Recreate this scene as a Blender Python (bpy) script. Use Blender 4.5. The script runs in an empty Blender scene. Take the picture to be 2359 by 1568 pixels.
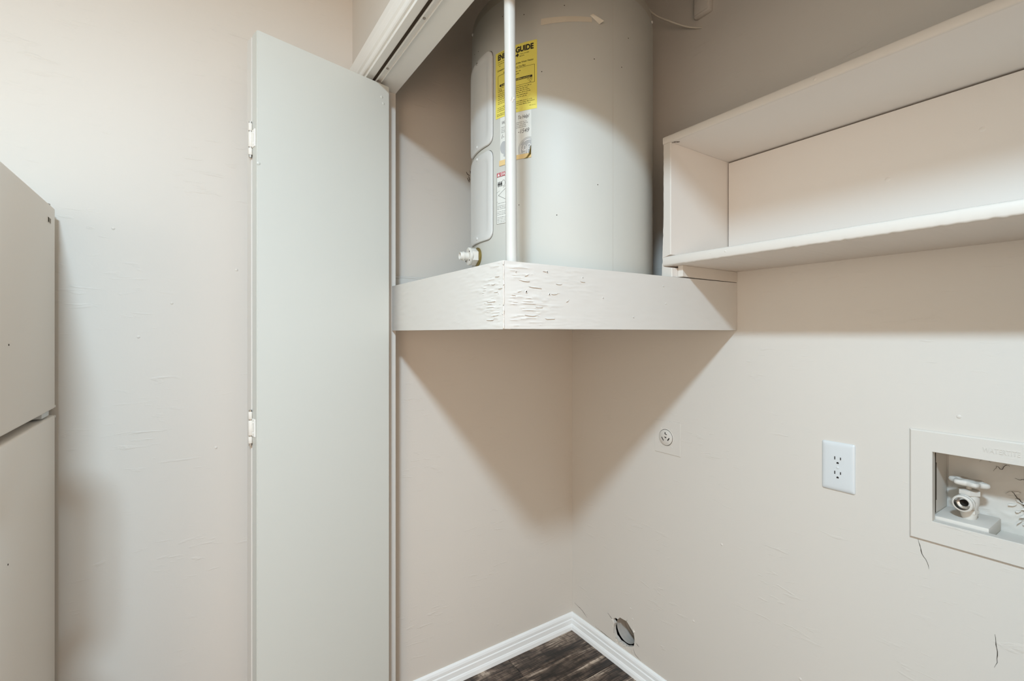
import bpy, bmesh, math, random
from mathutils import Vector, Matrix, noise
from mathutils.geometry import tessellate_polygon
random.seed(7)
S = bpy.context.scene
COL = S.collection
PI = math.pi
rad = math.radians

# ---------------------------------------------------------------- camera, world, light, exposure
EYE = 1.28
YAW = 34.05
cam_d = bpy.data.cameras.new('camera')
cam_d.sensor_fit = 'HORIZONTAL'; cam_d.sensor_width = 36.0
cam_d.lens = 36.0 * 1083.0 / 2359.0
cam_d.shift_y = -17.0 / 2359.0
cam_d.clip_start = 0.02
cam = bpy.data.objects.new('camera', cam_d); COL.objects.link(cam)
cam.location = (0, 0, EYE)
cam.rotation_euler = (rad(90), 0, rad(90 - YAW))
S.camera = cam

w = bpy.data.worlds.new('world'); S.world = w; w.use_nodes = True
w.node_tree.nodes['Background'].inputs[0].default_value = (1, .95, .88, 1)
w.node_tree.nodes['Background'].inputs[1].default_value = 0.0

def area(name, loc, rot, sx, sy, power, color):
    l = bpy.data.lights.new(name, 'AREA'); l.shape = 'RECTANGLE'; l.size = sx; l.size_y = sy; l.energy = power; l.color = color
    o = bpy.data.objects.new(name, l); COL.objects.link(o); o.location = loc; o.rotation_euler = rot
    return o
def disk(name, loc, size, power, color):
    o = area(name, loc, (0, 0, 0), size, size, power, color); o.data.shape = 'DISK'; return o
disk('ceiling_lamp', (0.19, -0.335, 2.405), .21, 73.4, (0.593, 0.815, 1.0))
# added fill lights, no source built: warm at the right, paler behind the camera
area('warm_fill_right', (2.15, -.60, .85), (0, rad(90), 0), 1.6, 1.6, 9.1, (1.0, 0.435, 0.13))
area('fill_behind_camera', (1.45, -1.37, .95), (rad(90), 0, 0), 1.4, 1.7, 33.0, (1.0, 0.813, 0.658))

vs = S.view_settings
vs.view_transform = 'Standard'; vs.look = 'None'; vs.gamma = 1.0; vs.use_curve_mapping = False
vs.exposure = -0.11

# ---------------------------------------------------------------- materials
def lin(r, g, b):
    f = lambda c: (c / 255) / 12.92 if c / 255 <= .04045 else ((c / 255 + .055) / 1.055) ** 2.4
    return (f(r), f(g), f(b))

def mat(name, col, rough=.6, spec=.4, metal=0, bump=0, scale=40, stretch=(1, 1, 1), var=0.0, vscale=3, bdist=.002, detail=4):
    m = bpy.data.materials.new(name); m.use_nodes = True
    nt = m.node_tree; b = nt.nodes['Principled BSDF']
    b.inputs['Base Color'].default_value = (*col, 1)
    b.inputs['Roughness'].default_value = rough
    b.inputs['Specular IOR Level'].default_value = spec
    b.inputs['Metallic'].default_value = metal
    tc = nt.nodes.new('ShaderNodeTexCoord')
    mp = nt.nodes.new('ShaderNodeMapping'); mp.inputs['Scale'].default_value = stretch
    nt.links.new(tc.outputs['Object'], mp.inputs['Vector'])
    if bump:
        n = nt.nodes.new('ShaderNodeTexNoise'); n.inputs['Scale'].default_value = scale; n.inputs['Detail'].default_value = detail
        nt.links.new(mp.outputs[0], n.inputs['Vector'])
        bp = nt.nodes.new('ShaderNodeBump'); bp.inputs['Strength'].default_value = bump; bp.inputs['Distance'].default_value = bdist
        nt.links.new(n.outputs['Fac'], bp.inputs['Height']); nt.links.new(bp.outputs[0], b.inputs['Normal'])
    if var:
        n2 = nt.nodes.new('ShaderNodeTexNoise'); n2.inputs['Scale'].default_value = vscale; n2.inputs['Detail'].default_value = 3
        nt.links.new(mp.outputs[0], n2.inputs['Vector'])
        mx = nt.nodes.new('ShaderNodeMix'); mx.data_type = 'RGBA'
        mx.inputs['A'].default_value = (*[c * (1 - var) for c in col], 1)
        mx.inputs['B'].default_value = (*[min(1, c * (1 + var)) for c in col], 1)
        nt.links.new(n2.outputs['Fac'], mx.inputs['Factor']); nt.links.new(mx.outputs['Result'], b.inputs['Base Color'])
    return m

def wall_mat(name, col):
    """painted drywall: fine roller stipple plus sparse brush wrinkles (relief only)"""
    m = mat(name, col, rough=.55, spec=.3, var=.012, vscale=1.5)
    nt = m.node_tree; b = nt.nodes['Principled BSDF']
    tc = nt.nodes['Texture Coordinate']
    n1 = nt.nodes.new('ShaderNodeTexNoise'); n1.inputs['Scale'].default_value = 160; n1.inputs['Detail'].default_value = 3
    nt.links.new(tc.outputs['Object'], n1.inputs['Vector'])
    mp = nt.nodes.new('ShaderNodeMapping'); mp.inputs['Scale'].default_value = (14, 14, 70)
    mp.inputs['Rotation'].default_value = (.06, .05, 0)
    nt.links.new(tc.outputs['Object'], mp.inputs['Vector'])
    n2 = nt.nodes.new('ShaderNodeTexNoise'); n2.inputs['Scale'].default_value = 1.0; n2.inputs['Detail'].default_value = 5
    n2.inputs['Distortion'].default_value = .6
    nt.links.new(mp.outputs[0], n2.inputs['Vector'])
    r2 = nt.nodes.new('ShaderNodeValToRGB'); r2.color_ramp.elements[0].position = .60; r2.color_ramp.elements[1].position = .72
    nt.links.new(n2.outputs['Fac'], r2.inputs['Fac'])
    n3 = nt.nodes.new('ShaderNodeTexNoise'); n3.inputs['Scale'].default_value = 5; n3.inputs['Detail'].default_value = 2
    nt.links.new(tc.outputs['Object'], n3.inputs['Vector'])
    r3 = nt.nodes.new('ShaderNodeValToRGB'); r3.color_ramp.elements[0].position = .47; r3.color_ramp.elements[1].position = .62
    nt.links.new(n3.outputs['Fac'], r3.inputs['Fac'])
    mu = nt.nodes.new('ShaderNodeMath'); mu.operation = 'MULTIPLY'
    nt.links.new(r2.outputs['Color'], mu.inputs[0]); nt.links.new(r3.outputs['Color'], mu.inputs[1])
    ad = nt.nodes.new('ShaderNodeMath'); ad.operation = 'MULTIPLY_ADD'; ad.inputs[1].default_value = .12
    nt.links.new(n1.outputs['Fac'], ad.inputs[0]); nt.links.new(mu.outputs[0], ad.inputs[2])
    bp = nt.nodes.new('ShaderNodeBump'); bp.inputs['Strength'].default_value = .5; bp.inputs['Distance'].default_value = .0014
    nt.links.new(ad.outputs[0], bp.inputs['Height']); nt.links.new(bp.outputs[0], b.inputs['Normal'])
    return m

def wood_mat():
    m = bpy.data.materials.new('dark_plank_wood'); m.use_nodes = True
    nt = m.node_tree; b = nt.nodes['Principled BSDF']; b.inputs['Roughness'].default_value = .45
    tc = nt.nodes.new('ShaderNodeTexCoord'); oi = nt.nodes.new('ShaderNodeObjectInfo')
    mul = nt.nodes.new('ShaderNodeMath'); mul.operation = 'MULTIPLY'; mul.inputs[1].default_value = 37.0
    nt.links.new(oi.outputs['Random'], mul.inputs[0])
    cx = nt.nodes.new('ShaderNodeCombineXYZ')
    for k in range(3): nt.links.new(mul.outputs[0], cx.inputs[k])
    add = nt.nodes.new('ShaderNodeVectorMath'); add.operation = 'ADD'
    nt.links.new(tc.outputs['Object'], add.inputs[0]); nt.links.new(cx.outputs[0], add.inputs[1])
    def ns(scale, st, detail=6, dist=0):
        mp = nt.nodes.new('ShaderNodeMapping'); mp.inputs['Scale'].default_value = st
        nt.links.new(add.outputs[0], mp.inputs['Vector'])
        n = nt.nodes.new('ShaderNodeTexNoise'); n.inputs['Scale'].default_value = scale; n.inputs['Detail'].default_value = detail
        n.inputs['Distortion'].default_value = dist; nt.links.new(mp.outputs[0], n.inputs['Vector']); return n
    a = ns(5, (4, .8, 1), 7, .9); g = ns(42, (6, .30, 1), 4); c = ns(34, (1.0, 2.2, 1), 7)
    ra = nt.nodes.new('ShaderNodeValToRGB'); e = ra.color_ramp.elements
    e[0].position = .34; e[0].color = (*lin(48, 38, 32), 1); e[1].position = .66; e[1].color = (*lin(198, 178, 158), 1)
    x = ra.color_ramp.elements.new(.5); x.color = (*lin(112, 93, 79), 1)
    nt.links.new(a.outputs['Fac'], ra.inputs['Fac'])
    rg = nt.nodes.new('ShaderNodeValToRGB'); rg.color_ramp.elements[0].position = .42; rg.color_ramp.elements[1].position = .58
    rg.color_ramp.elements[0].color = (.22, .19, .17, 1); rg.color_ramp.elements[1].color = (1.1, 1.1, 1.1, 1)
    nt.links.new(g.outputs['Fac'], rg.inputs['Fac'])
    rc = nt.nodes.new('ShaderNodeValToRGB'); rc.color_ramp.elements[0].position = .38; rc.color_ramp.elements[1].position = .5
    rc.color_ramp.elements[0].color = (.55, .52, .5, 1); rc.color_ramp.elements[1].color = (1, 1, 1, 1)
    nt.links.new(c.outputs['Fac'], rc.inputs['Fac'])
    m1 = nt.nodes.new('ShaderNodeMix'); m1.data_type = 'RGBA'; m1.blend_type = 'MULTIPLY'; m1.inputs['Factor'].default_value = 1
    nt.links.new(ra.outputs['Color'], m1.inputs['A']); nt.links.new(rg.outputs['Color'], m1.inputs['B'])
    m2 = nt.nodes.new('ShaderNodeMix'); m2.data_type = 'RGBA'; m2.blend_type = 'MULTIPLY'; m2.inputs['Factor'].default_value = 1
    nt.links.new(m1.outputs['Result'], m2.inputs['A']); nt.links.new(rc.outputs['Color'], m2.inputs['B'])
    nt.links.new(m2.outputs['Result'], b.inputs['Base Color'])
    bp = nt.nodes.new('ShaderNodeBump'); bp.inputs['Strength'].default_value = .25; bp.inputs['Distance'].default_value = .001
    nt.links.new(g.outputs['Fac'], bp.inputs['Height']); nt.links.new(bp.outputs[0], b.inputs['Normal'])
    return m

WALLC = (.70, .645, .575)
M = {}
M['wall'] = wall_mat('wall_paint', WALLC)
M['ceil'] = mat('ceiling_paint', (.80, .77, .71), .8, .2, bump=.3, scale=90)
M['warmwall'] = mat('far_wall_paint', (.74, .68, .60), .7, .2)
M['board'] = mat('board_paint', (.69, .65, .595), .45, .35, bump=.15, scale=9, stretch=(1, 1, 8), bdist=.001)
M['shelf'] = mat('shelf_paint', (.77, .70, .63), .45, .35, bump=.12, scale=12, stretch=(1, 1, 6), bdist=.001)
M['edge'] = mat('gloss_edge_paint', (.67, .61, .54), .4, .4, bump=.2, scale=60, bdist=.0008)
M['door'] = mat('door_paint', (.62, .615, .56), .38, .4, bump=.05, scale=14, stretch=(1, 1, .4), bdist=.0008)
M['trim'] = mat('trim_paint', (.89, .865, .81), .4, .4, bump=.08, scale=30, bdist=.0008)
M['base'] = mat('baseboard_paint', (.92, .92, .90), .35, .45, bump=.15, scale=45, bdist=.0008)
M['tank'] = mat('tank_enamel', (.575, .56, .505), .50, .4, bump=.03, scale=8, bdist=.002, var=.02, vscale=5)
M['cap'] = mat('tank_cap_enamel', (.52, .48, .41), .45, .4, var=.06, vscale=9)
M['panel'] = mat('panel_grey_enamel', (.66, .645, .61), .35, .5)
M['pipe'] = mat('pipe_white_paint', (.59, .565, .515), .35, .45, bump=.15, scale=35, stretch=(1, 1, .5), bdist=.001)
M['valve'] = mat('valve_white_plastic', (.72, .67, .60), .4, .45)
M['brass'] = mat('old_brass', (.30, .22, .07), .35, .5, metal=.8)
M['chrome'] = mat('chrome', (.62, .60, .57), .2, .5, metal=1)
M['steel'] = mat('dull_steel', (.42, .39, .35), .35, .5, metal=.7)
M['dark'] = mat('dark_gap', (.02, .016, .012), .8, .2)
M['shade'] = mat('dark_brown_shade_and_marks', (.06, .045, .032), .9, .1)  # serves painted shade in gaps as well as real cracks, scuffs and specks
M['yellow'] = mat('label_yellow', (.80, .68, .13), .4, .4, var=.05, vscale=12)
M['ink'] = mat('black_ink', (.025, .02, .018), .6, .3)
M['fadedink'] = mat('grey_ink', (.20, .19, .18), .6, .3)
M['paper'] = mat('clear_white_label', (.74, .73, .67), .4, .4)
M['logo'] = mat('grey_print', (.46, .46, .45), .5, .3)
M['red'] = mat('faded_red_print', (.52, .14, .15), .5, .3)
M['white'] = mat('white_print', (.84, .82, .78), .5, .3)
M['tape'] = mat('yellowed_tape', (.76, .55, .26), .4, .4)
M['oldtape'] = mat('old_clear_tape', (.60, .53, .42), .35, .5, var=.08, vscale=20)
M['fridge'] = mat('almond_enamel', (.94, .86, .77), .42, .35, bump=.08, scale=220, bdist=.0004)
M['gasket'] = mat('fridge_gasket', (.30, .25, .19), .6, .3)
M['outlet'] = mat('white_outlet_plastic', (.70, .71, .70), .3, .5)
M['duct'] = mat('grey_duct', (.52, .48, .43), .5, .4, bump=.2, scale=30)
M['gypsum'] = mat('torn_gypsum', (.80, .74, .66), .9, .1, bump=.5, scale=120, bdist=.002)
M['cable'] = mat('white_cable', (.72, .66, .56), .4, .4)
M['wood'] = wood_mat()
M['sub'] = mat('subfloor', (.05, .04, .035), .9, .1)

# ---------------------------------------------------------------- mesh helpers
class MB:
    def __init__(s): s.bm = bmesh.new()
    def box(s, x0, x1, y0, y1, z0, z1, bevel=0, seg=2, rot=None):
        r = bmesh.ops.create_cube(s.bm, size=1)
        vs_ = r['verts']
        for v in vs_:
            v.co = Vector(((x0 + x1) / 2 + v.co.x * (x1 - x0), (y0 + y1) / 2 + v.co.y * (y1 - y0), (z0 + z1) / 2 + v.co.z * (z1 - z0)))
        if bevel:
            es = list({e for v in vs_ for e in v.link_edges})
            bmesh.ops.bevel(s.bm, geom=es, offset=bevel, segments=seg, affect='EDGES', profile=.5)
        return s
    def faces(s, vs_, fs):
        vv = [s.bm.verts.new(v) for v in vs_]
        for f in fs:
            try: s.bm.faces.new([vv[i] for i in f])
            except ValueError: pass
        return vv
    def grid(s, fn, nu, nv, closed_u=False):
        rows = [[s.bm.verts.new(fn(i / nu, j / nv)) for i in range(nu + (0 if closed_u else 1))] for j in range(nv + 1)]
        n = len(rows[0])
        for j in range(nv):
            for i in range(nu):
                k = (i + 1) % n
                s.bm.faces.new((rows[j][i], rows[j][k], rows[j + 1][k], rows[j + 1][i]))
        return rows
    def lathe(s, prof, origin, axis=(0, 0, 1), seg=32, ref=None, cap0=False, cap1=False):
        """prof: list of (radius, height along axis)"""
        ax = Vector(axis).normalized(); o = Vector(origin)
        u = ax.orthogonal().normalized() if ref is None else Vector(ref).normalized(); v = ax.cross(u)
        rows = []
        for r, h in prof:
            if r < 1e-6: rows.append([s.bm.verts.new(o + ax * h)])
            else: rows.append([s.bm.verts.new(o + ax * h + (u * math.cos(2 * PI * k / seg) + v * math.sin(2 * PI * k / seg)) * r) for k in range(seg)])
        for a, b in zip(rows, rows[1:]):
            for k in range(seg):
                k2 = (k + 1) % seg
                if len(a) == 1 and len(b) == 1: continue
                if len(a) == 1: s.bm.faces.new((a[0], b[k2], b[k]))
                elif len(b) == 1: s.bm.faces.new((a[k], a[k2], b[0]))
                else: s.bm.faces.new((a[k], a[k2], b[k2], b[k]))
        if cap0 and len(rows[0]) > 1: s.bm.faces.new(list(reversed(rows[0])))
        if cap1 and len(rows[-1]) > 1: s.bm.faces.new(rows[-1])
        return s
    def tube(s, pts, r, seg=10, caps=True):
        pts = [Vector(p) for p in pts]; rows = []
        up = Vector((0, 0, 1))
        for i, p in enumerate(pts):
            t = (pts[min(i + 1, len(pts) - 1)] - pts[max(i - 1, 0)]).normalized()
            u = t.cross(up)
            if u.length < 1e-3: u = t.cross(Vector((1, 0, 0)))
            u.normalize(); v = t.cross(u)
            rr = r[i] if isinstance(r, (list, tuple)) else r
            rows.append([s.bm.verts.new(p + (u * math.cos(2 * PI * k / seg) + v * math.sin(2 * PI * k / seg)) * rr) for k in range(seg)])
        for a, b in zip(rows, rows[1:]):
            for k in range(seg): s.bm.faces.new((a[k], a[(k + 1) % seg], b[(k + 1) % seg], b[k]))
        if caps: s.bm.faces.new(list(reversed(rows[0]))); s.bm.faces.new(rows[-1])
        return s
    def extrude_prof(s, prof, p0, p1, out, up=(0, 0, 1), m0=0, m1=0):
        """prof (o, h) swept from p0 to p1; m0/m1 mitre: shift along direction per unit of o"""
        p0 = Vector(p0); p1 = Vector(p1); d = (p1 - p0).normalized(); out = Vector(out); up = Vector(up)
        a = [s.bm.verts.new(p0 + out * o + up * h + d * (o * m0)) for o, h in prof]
        b = [s.bm.verts.new(p1 + out * o + up * h - d * (o * m1)) for o, h in prof]
        n = len(prof)
        for i in range(n):
            j = (i + 1) % n
            s.bm.faces.new((a[i], a[j], b[j], b[i]))
        s.bm.faces.new(a); s.bm.faces.new(list(reversed(b)))
        return s
    def poly_prism(s, pts, h, tr):
        """pts 2-D outline extruded from 0 to h; tr maps (u, v, w) to world"""
        a = [s.bm.verts.new(tr(u, v, 0)) for u, v in pts]; b = [s.bm.verts.new(tr(u, v, h)) for u, v in pts]
        n = len(pts)
        s.bm.faces.new(a); s.bm.faces.new(list(reversed(b)))
        for i in range(n): s.bm.faces.new((a[i], b[i], b[(i + 1) % n], a[(i + 1) % n]))
        return s

ORIG = {}
def obj(name, mb, m, parent=None, smooth=None, recalc=True, origin=None, label=None, kind=None):
    bm = mb.bm
    if recalc: bmesh.ops.recalc_face_normals(bm, faces=bm.faces)
    cs = [v.co for v in bm.verts]
    lo = Vector([min(c[k] for c in cs) for k in range(3)]); hi = Vector([max(c[k] for c in cs) for k in range(3)])
    o3 = Vector(origin) if origin is not None else (Vector(((lo.x + hi.x) / 2, (lo.y + hi.y) / 2, lo.z)) if parent is None else (lo + hi) / 2)
    for v in bm.verts: v.co -= o3
    me = bpy.data.meshes.new(name); bm.to_mesh(me); bm.free()
    me.materials.append(M[m] if isinstance(m, str) else m)
    if smooth is not None:
        for p in me.polygons: p.use_smooth = True
        try: me.set_sharp_from_angle(angle=rad(smooth))
        except Exception: pass
    o = bpy.data.objects.new(name, me); COL.objects.link(o)
    if parent is not None:
        o.parent = parent; o.location = o3 - ORIG[parent.name]
    else: o.location = o3
    ORIG[o.name] = o3
    if label: o['label'] = label
    if kind: o['kind'] = kind
    return o
def empty(name, loc, label, cat=None, kind=None, group=None):
    o = bpy.data.objects.new(name, None); COL.objects.link(o); o.location = loc; o.empty_display_size = .05
    ORIG[o.name] = Vector(loc); tag(o, label, cat, kind, group); return o
def tag(o, label, cat=None, kind=None, group=None):
    o['label'] = label
    if cat: o['category'] = cat
    if kind: o['kind'] = kind
    if group: o['group'] = group
    return o

_tc = {}
def text_tris(s, bold=0.0):
    """glyph outlines of a string as flat triangles, normalised to x from 0, baseline 0, units of its own height"""
    key = (s, bold)
    if key in _tc: return _tc[key]
    cu = bpy.data.curves.new('t', 'FONT'); cu.body = s; cu.size = 1; cu.offset = bold; cu.resolution_u = 4
    o = bpy.data.objects.new('t', cu); COL.objects.link(o)
    dg = bpy.context.evaluated_depsgraph_get(); dg.update()
    me = o.evaluated_get(dg).to_mesh()
    vs_ = [tuple(v.co)[:2] for v in me.vertices]; fs = [tuple(p.vertices) for p in me.polygons]
    o.evaluated_get(dg).to_mesh_clear()
    bpy.data.objects.remove(o); bpy.data.curves.remove(cu)
    x0 = min(v[0] for v in vs_); y0 = min(v[1] for v in vs_); x1 = max(v[0] for v in vs_); y1 = max(v[1] for v in vs_)
    _tc[key] = ([(x - x0, y - y0) for x, y in vs_], fs, x1 - x0, y1 - y0); return _tc[key]
def put_text(mb, s, u0, u1, v0, v1, fn, bold=0.0, shear=0.0):
    """fits string into rectangle u0..u1, v0..v1 (v may rise), through surface map fn(u, v)"""
    vs_, fs, W, H_ = text_tris(s, bold)
    mb.faces([fn(u0 + x / W * (u1 - u0) + shear * (y / H_) * (v1 - v0), v0 + y / H_ * (v1 - v0)) for x, y in vs_], fs)
def dashes(mb, u0, u1, v, h, fn, rng, wmin=.003, wmax=.009, gap=.0013):
    u = u0
    while u < u1 - wmin:
        L = min(rng.uniform(wmin, wmax), u1 - u)
        # each 'word' is a row of tiny strokes
        q = u
        while q < u + L - .0006:
            hh = h * rng.choice((.55, .6, .65, 1.0))
            mb.faces([fn(q, v), fn(q + .0009, v), fn(q + .0009, v + hh), fn(q, v + hh)], [(0, 1, 2, 3)])
            q += .0013
        u += L + gap

# ---------------------------------------------------------------- key dimensions (metres)
XL, YB = -1.5517, 1.365            # left wall, back wall of the closet
XR, YFRONT = 2.2, -1.4
CEIL = 2.44
CCEIL = 2.66                       # the closet runs up past the kitchen ceiling
YH0, YH1 = 0.4244, 0.5312          # header wall, room side and closet side
XJ, XJR = -1.4494, 0.36            # jamb faces
ZH = 2.0423                        # underside of header
CLR = 0.62                         # right end of the closet

# ---------------------------------------------------------------- setting: floor, walls, ceiling
floor = obj('floor', MB().box(XL - .1, XR + .1, YFRONT - .1, YB + .1, -.06, -.008), 'sub')
tag(floor, 'dark weathered wood plank floor below the white baseboards', kind='structure')
pw, pl = .14, 1.22
xk = -1.57; ci = 0; pm = {}
offs = [1.02, .44, .80, .18, .62, 1.15, .32]
while xk < XR:
    x0, x1 = max(xk, XL), min(xk + pw, XR)
    y = offs[ci % len(offs)] - 4 * pl
    while y < YB:
        y0, y1 = max(y, YFRONT), min(y + pl, YB)
        if y1 - y0 > .02 and x1 > x0:
            key = (round(x1 - x0, 4), round(y1 - y0, 4))
            if key not in pm:
                mb = MB().box(x0 + .0006, x1 - .0006, y0 + .0006, y1 - .0006, -.008, 0, bevel=.0012, seg=1)
                o = obj('plank', mb, 'wood', floor); pm[key] = o
            else:
                o = pm[key].copy(); COL.objects.link(o); o.parent = floor
                o.location = Vector(((x0 + x1) / 2, (y0 + y1) / 2, -.004)) - ORIG['floor']
        y += pl
    xk += pw; ci += 1

wl = obj('wall_left', MB().box(XL - .12, XL, YFRONT, YB + .12, 0, CCEIL), 'wall')
tag(wl, 'off-white painted wall on the left behind the refrigerator and folded door', kind='structure')

# back wall with two openings: washer box and torn duct hole
BX0, BX1, BZ0, BZ1 = -.348, -.045, .842, 1.022
HOLE = [(-1.3111, .1514), (-1.3040, .1620), (-1.2961, .1674), (-1.2857, .1668), (-1.2736, .18), (-1.2583, .1806), (-1.2399, .1823),
        (-1.2316, .1764), (-1.2234, .1693), (-1.2136, .1619), (-1.2056, .1561), (-1.2023, .1454), (-1.2007, .1338), (-1.2023, .118),
        (-1.2056, .1051), (-1.2150, .0985), (-1.2283, .0925), (-1.2380, .0870), (-1.2482, .0853), (-1.2634, .0859), (-1.2788, .0852), (-1.2892, .0913),
        (-1.2996, .096), (-1.3058, .1136), (-1.3067, .1262), (-1.3014, .1433)]
def wall_with_holes(mb, outer, holes, y, depth):
    loops = [[Vector((x, z, 0)) for x, z in L] for L in [outer] + holes]
    flat = [v for L in loops for v in L]
    vv = [mb.bm.verts.new((v.x, y, v.y)) for v in flat]
    for t in tessellate_polygon(loops):
        try: mb.bm.faces.new([vv[i] for i in t])
        except ValueError: pass
    k = len(outer)
    for L in holes:
        n = len(L); f = vv[k:k + n]
        b = [mb.bm.verts.new((x, y + depth, z)) for x, z in L]
        for i in range(n): mb.bm.faces.new((f[i], f[(i + 1) % n], b[(i + 1) % n], b[i]))
        k += n
mb = MB()
wall_with_holes(mb, [(XL - .12, 0), (CLR + .12, 0), (CLR + .12, CCEIL), (XL - .12, CCEIL)],
                [HOLE, [(BX0, BZ0), (BX1, BZ0), (BX1, BZ1), (BX0, BZ1)]], YB, .013)
wb = obj('wall_back', mb, 'wall', recalc=False, origin=(0, YB, 0))
tag(wb, 'off-white painted back wall of the laundry closet with a torn hole low down', kind='structure')
obj('backing', MB().box(XL - .12, CLR + .12, YB + .46, YB + .48, 0, CCEIL), 'shade', wb)

o = obj('wall_right', MB().box(XR, XR + .12, YFRONT, YH1, 0, CEIL), 'warmwall'); tag(o, 'kitchen wall opposite the refrigerator', kind='structure')
o = obj('wall_front', MB().box(XL - .12, XR + .12, YFRONT - .12, YFRONT, 0, CEIL), 'warmwall'); tag(o, 'kitchen wall facing the laundry closet', kind='structure')
mb = MB()
mb.box(XL, XR, YH0, YH1, ZH + .019, CCEIL)                # over the opening
mb.box(XL, XJ - .018, YH0, YH1, 0, ZH + .019)            # stub at the left
mb.box(XJR + .018, XR, YH0, YH1, 0, ZH + .019)
o = obj('wall_header', mb, 'wall'); tag(o, 'painted wall above and beside the closet opening', kind='structure')
o = obj('wall_closet', MB().box(CLR, CLR + .1, YH1, YB, 0, CCEIL), 'wall'); tag(o, 'right end wall of the laundry closet', kind='structure')
o = obj('ceiling', MB().box(XL - .12, XR + .12, YFRONT - .12, YH0 + .01, CEIL, CEIL + .05).box(XL - .12, CLR + .12, YH1 - .01, YB + .12, CCEIL, CCEIL + .05), 'ceil'); tag(o, 'flat pale ceiling over kitchen and closet', kind='structure')

# jambs, casing
mb = MB()
mb.box(XJ - .018, XJR + .018, YH0 - .001, YH1 + .001, ZH, ZH + .0195, bevel=.0012)
o = obj('trim_1', mb, 'trim'); tag(o, 'white painted header jamb over the closet opening', kind='structure')
o = obj('trim_2', MB().box(XJ - .018, XJ, YH0 - .001, YH1 + .001, 0, ZH, bevel=.0012), 'board'); tag(o, 'narrow painted left jamb behind the folded door', kind='structure')
o = obj('trim_3', MB().box(XJR, XJR + .018, YH0 - .001, YH1 + .001, 0, ZH, bevel=.0012), 'trim'); tag(o, 'painted right jamb of the closet opening', kind='structure')
casing = [(0, 0), (.006, 0), (.0085, .003), (.009, .010), (.0065, .013), (.007, .019), (.0115, .024), (.0125, .030), (.0145, .036), (.0165, .044), (.0165, .064), (.014, .068), (0, .069)]
zc = ZH + .010
o = obj('trim_4', MB().extrude_prof(casing, (XJ - .008, YH0, zc), (XJR + .008, YH0, zc), (0, -1, 0)), 'trim')
tag(o, 'white moulded casing over the closet opening', kind='structure')
xo = XJ - .008
mb = MB()
a = [Vector((xo - h, YH0 - d, 0)) for d, h in casing]; b = [Vector((xo - h, YH0 - d, zc + h)) for d, h in casing]
n = len(casing)
va = [mb.bm.verts.new(p) for p in a]; vb = [mb.bm.verts.new(p) for p in b]
for i in range(n): mb.bm.faces.new((va[i], va[(i + 1) % n], vb[(i + 1) % n], vb[i]))
mb.bm.faces.new(va); mb.bm.faces.new(list(reversed(vb)))
# mitre return of the head casing to the left of the opening
vb2 = [mb.bm.verts.new(p) for p in b]; vc = [mb.bm.verts.new(Vector((xo, YH0 - d, zc + h))) for d, h in casing]
for i in range(n): mb.bm.faces.new((vb2[i], vb2[(i + 1) % n], vc[(i + 1) % n], vc[i]))
o = obj('trim_5', mb, 'trim'); tag(o, 'white moulded casing leg in the corner behind the folded door', kind='structure')

# baseboards of the closet
bprof = [(0, 0), (.0165, 0), (.0165, .004), (.0155, .014), (.0125, .021), (.0105, .023), (.0105, .041), (.0088, .0425), (.0075, .045), (.0088, .0475), (.0088, .056), (.0065, .063), (.003, .0675), (0, .068)]
mb = MB().extrude_prof(bprof, (XL, YH1, 0), (XL, YB, 0), (1, 0, 0), m1=1)
o = obj('baseboard_left', mb, 'base'); tag(o, 'white moulded baseboard under the left end wall of the closet', kind='structure')
mb = MB().extrude_prof(bprof, (XL, YB, 0), (CLR, YB, 0), (0, -1, 0), m0=1)
o = obj('baseboard_back', mb, 'base'); tag(o, 'white moulded baseboard under the torn duct hole', kind='structure')

# cracks and torn edges of the walls
def crack(parent, pts, width=.0012, m='shade', off=.0005):
    mb = MB()
    P = []
    for (p, q) in zip(pts, pts[1:]):
        p = Vector(p); q = Vector(q); nseg = max(2, int((q - p).length / .006))
        for k in range(nseg): P.append(p.lerp(q, k / nseg))
    P.append(Vector(pts[-1]))
    for i in range(1, len(P) - 1):
        P[i] += Vector((random.uniform(-1, 1), 0, random.uniform(-1, 1))) * .0008
    L = []; R_ = []
    for i, p in enumerate(P):
        t = (P[min(i + 1, len(P) - 1)] - P[max(i - 1, 0)]).normalized()
        nrm = Vector((0, -1, 0)).cross(t); ww = width * (.25 + .75 * math.sin(PI * i / (len(P) - 1))) * random.uniform(.6, 1.2) / 2
        L.append(p + nrm * ww + Vector((0, -off, 0))); R_.append(p - nrm * ww + Vector((0, -off, 0)))
    n_ = len(P)
    mb.faces(L + R_, [(i, i + 1, n_ + i + 1, n_ + i) for i in range(n_ - 1)])
    return obj('crack', mb, m, parent)
Y0 = YB
crack(wb, [(-.3691, Y0, .8120), (-.3614, Y0, .7811), (-.3522, Y0, .7651), (-.35, Y0, .7514)], .0016)
crack(wb, [(-.2451, Y0, .661), (-.2413, Y0, .6274), (-.242, Y0, .6048), (-.246, Y0, .592)], .0014)
crack(wb, [(-1.5360, Y0, .1126), (-1.4900, Y0, .1040), (-1.4560, Y0, .0880)], .0018)
crack(wb, [(-1.3390, Y0, .1660), (-1.3111, Y0, .1530)], .0024)
crack(wb, [(-1.1990, Y0, .1270), (-1.1790, Y0, .1180)], .0020)
crack(wb, [(-1.2400, Y0, .1830), (-1.2370, Y0, .1900)], .0016)
crack(wb, [(-1.2080, Y0, .0960), (-1.1960, Y0, .0800), (-1.1700, Y0, .0720)], .0018)
crack(wb, [(-1.4100, Y0, .0760), (-1.3500, Y0, .0720), (-1.3000, Y0, .0710)], .0016)
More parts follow.
